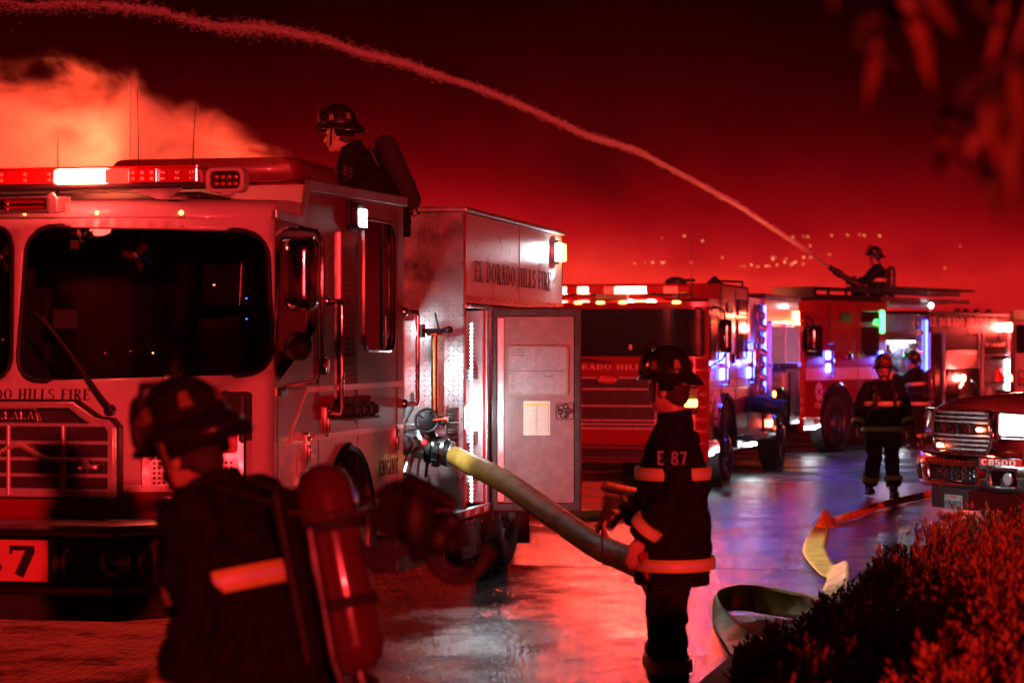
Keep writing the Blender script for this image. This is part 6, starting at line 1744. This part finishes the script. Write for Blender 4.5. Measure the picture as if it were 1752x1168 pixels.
for i, (a, b) in enumerate(zip(A2, B2)):
    a.z = max(a.z, .014); b.z = max(b.z, .014)
    t_ = (A2[min(i+1,len(A2)-1)] + B2[min(i+1,len(B2)-1)] - A2[max(i-1,0)] - B2[max(i-1,0)])
    n = (b-a).cross(t_);
    n = n.normalized() if n.length > 1e-9 else V((0,0,1))
    row = []
    for k in range(K):
        f = k/(K-1); e = .010*sin(pi*f) * (1 + .5*sin(i*.9)) + (.004 if i % 2 else 0)
        p = a.lerp(b, f) + n*e; p.z = max(p.z, .012); row.append(p)
    rg.append(row)
g.rings(rg, False, False)
fh = tag(part('flat_hose', g, M['hose'], solid=.009), 'empty flat yellow hose twisting and folding along the kerb', 'fire hose')

# ================================================================ rib-cage spine toy wired to the grille
sp = [(-1.50,1.235),(-1.40,1.28),(-1.33,1.31),(-1.27,1.285),(-1.20,1.245),(-1.13,1.225),(-1.04,1.222),(-.96,1.215)]
def t1w(x, y, z): return tuple(T1m @ V((x, y, z)))
SPc = crom([(x-.0,-.60,z) for x,z in [(-1.72,1.14),(-1.60,1.18)] + sp], 5)
g = G()
for i in range(0, len(SPc)-1, 1):
    c = SPc[i]; d = (SPc[i+1]-c).normalized(); nn = V((-d.z,0,d.x))
    g.ell(c, .012,.012,.012,8,6); L = .030*(.6+.4*sin(i*.3))
    g.tube([c, c+nn*L+d*-.008],[.005,.0015],5); g.tube([c, c-nn*.022],[.006,.003],5); g.tube([c, c+V((0,-.02,0))],[.005,.002],5)
toy = part('toy_skeleton', g, M['bone'], None)
g = G(); e = SPc[-1]; g.prism(roundpoly([(e.x-.01,e.z+.015),(e.x+.035,e.z+.012),(e.x+.075,e.z-.030),(e.x+.055,e.z-.045),(e.x+.01,e.z-.025)],.01), SY, -.62,-.59); g.tube([V((e.x+.07,-.6,e.z-.03)),V((e.x+.13,-.6,e.z-.02))],[.006,.001],5); g.tube([V((e.x+.07,-.6,e.z-.04)),V((e.x+.12,-.6,e.z-.045))],[.006,.001],5)
part('skull', g, M['bone'], toy, bevel=.004)
toy.matrix_world = T1m.copy()
tag(toy, 'bony spine and skull toy strung across the grille of the nearest engine', 'decoration')

# ================================================================ street and house lamps in the far distance
bulb = G(); bulb.ell((0,0,0), .22,.22,.22, 8, 6)
first = None
for i, (x, z) in enumerate([(37.2, 29.0), (45.4, 29.6), (48.4, 28.4), (56.6, 24.2), (31.8, 22.7), (33.4, 23.0), (37.3, 23.0), (38.4, 23.0), (41.4, 23.0), (46.9, 23.0), (58.5, 22.0), (61.2, 22.1), (61.8, 22.4), (63.1, 22.1), (64.9, 22.0), (65.5, 22.0), (66.0, 22.0), (67.9, 23.8), (68.4, 23.1), (69.2, 24.2), (70.4, 23.9), (71.5, 24.4), (71.5, 23.7), (71.1, 22.8), (71.1, 22.4), (72.2, 22.4), (72.5, 22.7), (73.7, 22.4), (74.3, 24.3), (76.6, 23.1), (77.8, 24.2), (79.7, 25.0), (68.2, 22.2), (74.8, 29.4), (76.5, 29.3), (77.7, 29.4), (84.9, 29.8), (85.8, 29.6), (82.7, 29.9), (91.7, 29.6), (93.3, 29.7), (76.1, 27.2), (94.0, 29.9), (113.0, 21.6), (112.7, 27.0)]):
    if first is None:
        o = part('distant_lamp', bulb, E['town']); first = o
    else:
        o = first.copy(); COL.objects.link(o)
    o.location = (x, 600 + (i*37) % 60, z*(1+((i*37) % 60)/600*.95))
    k = .28 + .42*((i*53) % 11)/11
    o.scale = (k,k,k)
    tag(o, 'tiny yellow lamp in the far distance glowing through the red haze', 'lamp', 'lamps in the far distance')

# ================================================================ jet of water from the deck gun
JP = crom([(5.9, 45.15, 3.38), (5.38, 44.2, 3.64), (4.83, 44.0, 3.98), (3.96, 43.8, 4.5), (2.88, 43.5, 5.06), (1.81, 43, 5.49), (0.76, 42.5, 5.84), (-0.26, 42, 6.22), (-1.56, 41.5, 6.67), (-2.74, 41, 6.95), (-3.88, 40.5, 7.14), (-4.6, 40, 7.2), (-5.98, 39.5, 7.36), (-7.32, 39, 7.44), (-8.71, 38.5, 7.48)], 12)
rj = []
for i in range(len(JP)):
    f = i/(len(JP)-1); rj.append(.026 + .13*f**1.3)
def waterdrops():
    m, t, b, o = mat_new('water_spray')
    b.inputs['Base Color'].default_value = (.8,.8,.82,1); b.inputs['Roughness'].default_value = .5
    return m
M['spray'] = waterdrops()
g = G(); rnd = random.Random(5)
N = 30000
seg = len(JP)-1
for k in range(N):
    f = rnd.random()**2.3*seg; i = min(int(f), seg-1); a = JP[i].lerp(JP[i+1], f-i); r = rj[i]
    d = (JP[i+1]-JP[i]).normalized()
    n = mnoise.noise(V((a.x*1.1, a.z*1.1, 2)))
    ff_ = f/seg
    th = rnd.random()*2*pi; q = abs(rnd.gauss(0, .55))*r*(1 + 1.0*ff_*mnoise.noise(V((a.x*.8, th, 7))))
    # spray sags below the core
    p = a + V((0, cos(th), sin(th)))*q + V((0,0,-abs(rnd.gauss(0,1))*.3*r*ff_ + .15*n*ff_))
    L = .022 + .05*(1-ff_); w = .0032 + .0025*rnd.random()
    s1_ = V((0,0,1)).cross(d)*w; s2 = d.cross(s1_).normalized()*w
    g.add([p - d*L, p + s1_, p - s1_*.5 + s2*.86, p - s1_*.5 - s2*.86, p + d*L], [(0,1,2),(0,2,3),(0,3,1),(4,2,1),(4,3,2),(4,1,3)])
tag(part('water_jet', g, M['spray'], smooth=False), 'long arc of water thrown left by the deck gun across the sky', 'water', kind='stuff')

# thin mist around the jet and the broad fog of spray behind the nearest engine
def mist(name, k0, kx, dens, power, nscale, lo, hi, col=(1,.98,.97), aniso=-.25, stretch=.45, gap=None, fade=None, cap=99.):
    m = bpy.data.materials.new(name); m.use_nodes = True; t = m.node_tree
    for n in list(t.nodes): t.nodes.remove(n)
    o = t.nodes.new('ShaderNodeOutputMaterial'); v = t.nodes.new('ShaderNodeVolumePrincipled')
    t.links.new(v.outputs[0], o.inputs['Volume'])
    v.inputs['Color'].default_value = (*col, 1); v.inputs['Anisotropy'].default_value = aniso
    c = t.nodes.new('ShaderNodeTexCoord'); s_ = t.nodes.new('ShaderNodeSeparateXYZ'); t.links.new(c.outputs['Object'], s_.inputs[0])
    rr_ = nmath(t, 'SQRT', nmath(t, 'ADD', nmath(t, 'POWER', nmath(t, 'ABSOLUTE', s_.outputs[1]), 2.0), nmath(t, 'POWER', nmath(t, 'ABSOLUTE', s_.outputs[2]), 2.0)))
    R0 = nmath(t, 'ADD', nmath(t, 'MULTIPLY_ADD', nmath(t, 'MINIMUM', s_.outputs[0], cap), kx, k0), nmath(t, 'MULTIPLY', s_.outputs[0], .02))
    q = nmath(t, 'SUBTRACT', 1.0, nmath(t, 'DIVIDE', rr_, R0))
    mp_ = t.nodes.new('ShaderNodeMapping'); mp_.inputs['Scale'].default_value = (stretch, 1, 1); t.links.new(c.outputs['Object'], mp_.inputs[0])
    nz = nnoise(t, nscale, 7, .66, mp_.outputs[0], .9)
    q2 = nmath(t, 'ADD', q, nmath(t, 'MULTIPLY', nmath(t, 'SUBTRACT', nz, .55), hi))
    dn = nmath(t, 'POWER', nramp(t, q2, lo, lo+.55), power)
    if fade: dn = nmath(t, 'MULTIPLY', dn, nramp(t, s_.outputs[0], 0, fade, 1.0, .25))
    t.links.new(nmath(t, 'MULTIPLY', dn, dens), v.inputs['Density'])
    return m
def cone(name, org, dirv, L, k0, kx, m, label, cat='water', cap=99.):
    xs_ = [0, .25, .5, .8, 1.2, 2.5, 4.5, L]
    g = G(); g.tube([(x,0,0) for x in xs_], [(k0+kx*min(x,cap)+.02*x)*1.9 for x in xs_], 20)
    o = part(name, g, m, smooth=False); o.location = org
    o.rotation_euler = V(dirv).to_track_quat('X','Z').to_euler()
    return tag(o, label, cat, kind='stuff')
n0 = T1m @ V((-1.05, 3.75, 3.28))
cone('water_spray', n0, (-1,.10,.17), 7.0, .05, .34, mist('billowing_spray', .05, .34, 2.6, 1.5, 3.4, .16, 2.6, stretch=.8, cap=1.15), 'billowing cloud of lit spray rising behind the nearest engine\'s light bar', cap=1.15)
cone('water_spray', n0 + V((.02,.0,-.04)), (-1,.10,.02), 7.0, .03, .085, mist('flat_spray', .03, .085, 3.0, 1.0, 2.2, .05, .5), 'flatter fan of bright spray just above the nearest engine\'s light bar')
# beacon added out of sight on the nearest engine's roof, only to light the spray
g = G(); g.lathe((-2.2,2.9,2.86),(0,0,1),[(.09,0),(.09,.05),(.075,.16),(.04,.19),(.01,.195)],20); added_beacon = part('roof_beacon', g, E['redhot'], T1)
def lamp(name, par, loc, power, col, rad=.06):
    l = bpy.data.lights.new(name, 'POINT'); l.energy = power; l.color = col; l.shadow_soft_size = rad
    o = bpy.data.objects.new(name, l); COL.objects.link(o); o.parent = par; o.location = loc; return o
def spot(name, par, loc, to, power, col, ang=120, rad=.05, blend=.5):
    l = bpy.data.lights.new(name, 'SPOT'); l.energy = power; l.color = col; l.shadow_soft_size = rad; l.spot_size = R(ang); l.spot_blend = blend
    o = bpy.data.objects.new(name, l); COL.objects.link(o); o.parent = par; o.location = loc
    o.rotation_euler = V(to).to_track_quat('-Z', 'Y').to_euler(); return o
RC = (1,.06,.045); WC = (.85,.95,1)
spot('beacon_light', added_beacon, (-2.15,2.95,3.14), (-1,.05,.35), 420, (1,.07,.025), 160, .06, .6)  # light of the added beacon, aimed at the spray
spot('beacon_light', added_beacon, (-1.12,3.25,2.98), (-1,.25,.42), 170, (1,.07,.025), 140, .06, .8)  # second added light without a lamp body, for the near end of the spray
lamp('beacon_light', T1, (XC+.36,-.60,2.83), 22, RC, .08)
spot('flood_light', T1, (.12,8.44,2.73), (1,-.25,-.62), 650, WC, 108, .07)
for x, p in ((-2.0,300),(-1.05,500),(-.75,300)):
    spot('beacon_light', T2, (x,-.10,2.56), (0,-1,-.25), p*1.15, RC, 150, .08)
lamp('beacon_light', T3, (.15,8.86,2.27), 260, RC, .08)
lamp('beacon_light', T3, (.16,6.6,1.26), 60, RC, .08)
spot('pump_light', T1, (-.38,3.35,1.96), (.10,.75,-.75), 80, WC, 88, .05, .6)
lamp('locker_light', T1, (.03,5.2,1.3), 24, WC, .1)
lamp('panel_light', T3, (.22,3.9,1.85), 10, (.45,.55,1), .06)
lamp('panel_light', T2, (.16,4.3,1.9), 12, (.05,.10,1), .08)
for y in (.9,3.0):
    lamp('warning_light', T2, (.14,y,1.62), 7, (.05,.09,1), .05); lamp('warning_light', T3, (.14,y,1.62), 7, (.05,.09,1), .05)
lamp('side_light', T3, (.12,3.04,2.33), 4, (.05,1,.15), .05)
spot('headlight_beam', T5, (-.15,-.42,1.1), (.1,-1,-.6), 1.5, (.92,.97,1), 100, .06)

# water dripping under the nearest engine
g = G(); rnd = random.Random(9)
for k in range(900):
    y = rnd.uniform(3.3, 5.8); x = rnd.uniform(-.5, .06); z = rnd.random()**1.4*.52; w = rnd.uniform(.0016,.0035); L = rnd.uniform(.004,.016)
    p = T1m @ V((x,y,z)); g.add([p+V((0,0,L)),p+V((w,0,0)),p+V((-w*.5,w*.8,0)),p+V((-w*.5,-w*.8,0)),p-V((0,0,L*.5))],[(0,1,2),(0,2,3),(0,3,1),(4,2,1),(4,3,2),(4,1,3)])
tag(part('falling_water', g, M['spray'], smooth=False), 'drops of water falling beneath the nearest engine\'s running board', 'water', kind='stuff')

# ================================================================ shrubs on the verge
def leafmat(name, a, b_):
    m, t, b, o = mat_new(name)
    gi = t.nodes.new('ShaderNodeNewGeometry'); 
    f = nnoise(t, 2.2, 3, .6)
    t.links.new(nmix(t, nramp(t, f, .35, .65), a, b_), b.inputs['Base Color'])
    b.inputs['Roughness'].default_value = .55
    return m
M['leafa'] = leafmat('shrub_leaf', (.42,.19,.06), (.20,.14,.045))
M['leafb'] = leafmat('shrub_leaf_olive', (.22,.17,.05), (.40,.22,.07))
def shrub(loc, w, h, n, seed, mt, label):
    rnd = random.Random(seed)
    root = thing('shrub', label, 'shrub', (loc[0], loc[1], .12), rnd.random()*6, 'shrubs on the verge')
    g, st = G(), G()
    for k in range(n):
        a = rnd.random()*2*pi; rr0 = math.sqrt(rnd.random()); 
        lobe = 1 + .28*mnoise.noise(V((cos(a)*1.8, sin(a)*1.8, seed)))
        tip = V((cos(a)*rr0*w*lobe, sin(a)*rr0*w*lobe, h*(1-.55*rr0**2.2)*rnd.uniform(.5,1.16)*(1+.22*mnoise.noise(V((cos(a)*rr0*3, sin(a)*rr0*3, seed+4))))))
        b0 = V((tip.x*.25, tip.y*.25, 0)); m1 = b0.lerp(tip, .55) + V((tip.x*.12, tip.y*.12, .02))
        if k % 3 == 0: st.tube([b0, m1, tip], [.008,.005,.002], 4)
        L0 = (tip-m1)
        for j in range(26):
            f = rnd.random()**.7; p = m1 + L0*f
            d = (L0.normalized()*1.3 + V((rnd.gauss(0,.6), rnd.gauss(0,.6), rnd.gauss(.2,.5)))).normalized(); l = rnd.uniform(.02,.05); s_ = d.cross(V((rnd.random()-.5,rnd.random()-.5,rnd.random()-.5))).normalized()*l*.22
            p = p + d*rnd.random()*.035
            g.add([p, p+d*l*.5+s_, p+d*l, p+d*l*.5-s_], [(0,1,2,3)])
    part('foliage', g, M[mt], root, smooth=False, kind='stuff'); part('stem', st, M['bark'], root)
    return root
SH = [((1.02,8.05),.36,.52,'nearest low shrub at the bottom edge left of the taller shrubs'),((1.55,8.3),.44,.62,'dense reddish shrub at the bottom edge beneath the taller ones'),
      ((1.95,9.2),.50,.74,'round reddish shrub low on the bank beside the darkest one'),((1.28,9.9),.34,.44,'small feathery shrub beside the loop of flat hose'),
      ((1.75,10.9),.44,.52,'feathery shrub in front of the pale kerb stones'),((2.35,11.0),.55,.76,'tall leafy shrub in the middle of the bank'),
      ((2.35,12.9),.48,.74,'olive shrub near the kerb below the pickup'),((2.95,13.6),.60,.74,'olive shrub hiding the corner of the pickup bumper'),((3.1,15.6),.55,.60,'farthest shrub on the verge just before the pickup'),
      ((2.35,8.0),.6,.72,'dark shrub in the lowest right corner'),((3.6,17.6),.6,.45,'shrub behind the others beneath the pickup'),((2.1,10.2),.5,.86,'bushy shrub midway up the bank between round and tall shrubs'),((3.45,14.7),.5,.84,'tall shrub directly below the pickup headlight'),
 ((.66,7.3),.30,.46,'smallest low shrub at the left foot of the bank'),((1.32,11.7),.26,.34,'little sprig of shrub by the kerb beside the hose loop'),((1.85,13.2),.28,.38,'little shrub leaning over the kerb behind the hose loop'),((2.45,15.2),.30,.40,'small shrub by the kerb below the folded hose')]
for i, (l, w, h, lab) in enumerate(SH):
    shrub(l, w, h, int(520*w/.5), 40+i, 'leafa' if i % 3 else 'leafb', lab)

# ================================================================ tree whose drooping leaves hang in close to the camera
TR = thing('tree', 'tree with long narrow drooping leaves hanging above the pickup and shrubs', 'tree', (2.1,3.9,.12))
g = G(); g.tube([(0,0,0),(.03,.0,.9),(-.02,-.02,1.8),(.05,0,2.6),(.0,0,3.4)],[.11,.09,.08,.06,.03],12); part('trunk', g, M['bark'], TR)
rnd = random.Random(3)
tw, lv = G(), G()
def leafshape(p, d, l, w):
    n = V((rnd.gauss(0,.5),-1,rnd.gauss(0,.4))).normalized(); s_ = d.cross(n).normalized(); n = s_.cross(d)
    P0 = [p, p+d*l*.25+s_*w*.8+n*.002, p+d*l*.6+s_*w*.75+n*.004, p+d*l, p+d*l*.6-s_*w*.75+n*.004, p+d*l*.25-s_*w*.8+n*.002]
    mid = [p+d*l*.3-n*.003, p+d*l*.65-n*.004]
    b = len(lv.v); lv.add(P0+mid, [(0,1,6),(1,2,7,6),(2,3,7),(3,4,7),(4,5,6,7),(5,0,6)])
ends = [(-1.47, -0.75, 2.01, 3), (-1.55, -0.8, 2.16, 3), (-1.68, -0.8500000000000001, 2.3, 4), (-1.41, -0.7, 2.26, 3), (-1.53, -0.78, 2.33, 4), (-1.43, -0.6499999999999999, 2.16, 3), (-1.62, -0.8, 2.24, 3), (-1.45, -0.8, 2.34, 4), (-1.65, -0.75, 2.36, 3), (-1.77, -0.8, 2.37, 3), (-1.73, -0.8200000000000001, 2.27, 3), (-1.45, -0.75, 1.95, 3), (-1.59, -0.7, 2.1, 2), (-0.6, -0.1, 2.6, 10), (0.2, -0.4, 2.7, 12), (0.5, 0.3, 2.9, 12), (-0.3, 0.5, 3.1, 12), (0.3, -0.3, 3.4, 12), (-1.46, -0.8200000000000001, 1.99, 3), (-0.7, -0.3, 2.45, 10)]
for (x,y,z,n) in ends:
    s0 = V((0,0,2.2 + .3*rnd.random())); e = V((x,y,z)); m1 = s0.lerp(e,.5) + V((0,0,.25))
    P = crom([s0, m1, e+V((0,0,.08)), e], 5); tw.tube(P, [.022*(1-i/len(P))+.003 for i in range(len(P))], 6)
    for k in range(n):
        p = P[-1].lerp(P[-6], rnd.random()) + V((rnd.gauss(0,.05),rnd.gauss(0,.08),rnd.gauss(0,.045)))
        d = V((rnd.gauss(-.05,.35), rnd.gauss(0,.25), -1)).normalized(); leafshape(p, d, rnd.uniform(.08,.125), rnd.uniform(.010,.015))
part('branch', tw, M['bark'], TR); M['leafc'] = leafmat('drooping_leaf', (.35,.14,.05), (.10,.08,.03)); part('crown', lv, M['leafc'], TR, kind='stuff')

# ================================================================ smoky air
M['haze'] = None
m = bpy.data.materials.new('haze_air'); m.use_nodes = True; t = m.node_tree
for n in list(t.nodes): t.nodes.remove(n)
o = t.nodes.new('ShaderNodeOutputMaterial'); v = t.nodes.new('ShaderNodeVolumePrincipled'); t.links.new(v.outputs[0], o.inputs['Volume'])
v.inputs['Color'].default_value = (.9,.5,.45,1); v.inputs['Density'].default_value = .0004; v.inputs['Anisotropy'].default_value = .35
g = G(); g.box(-24, 34, -4, 72, -1, 9)
tag(part('haze', g, m, smooth=False), 'thin smoky mist hanging over the yard and round the lamps', 'haze', kind='stuff')
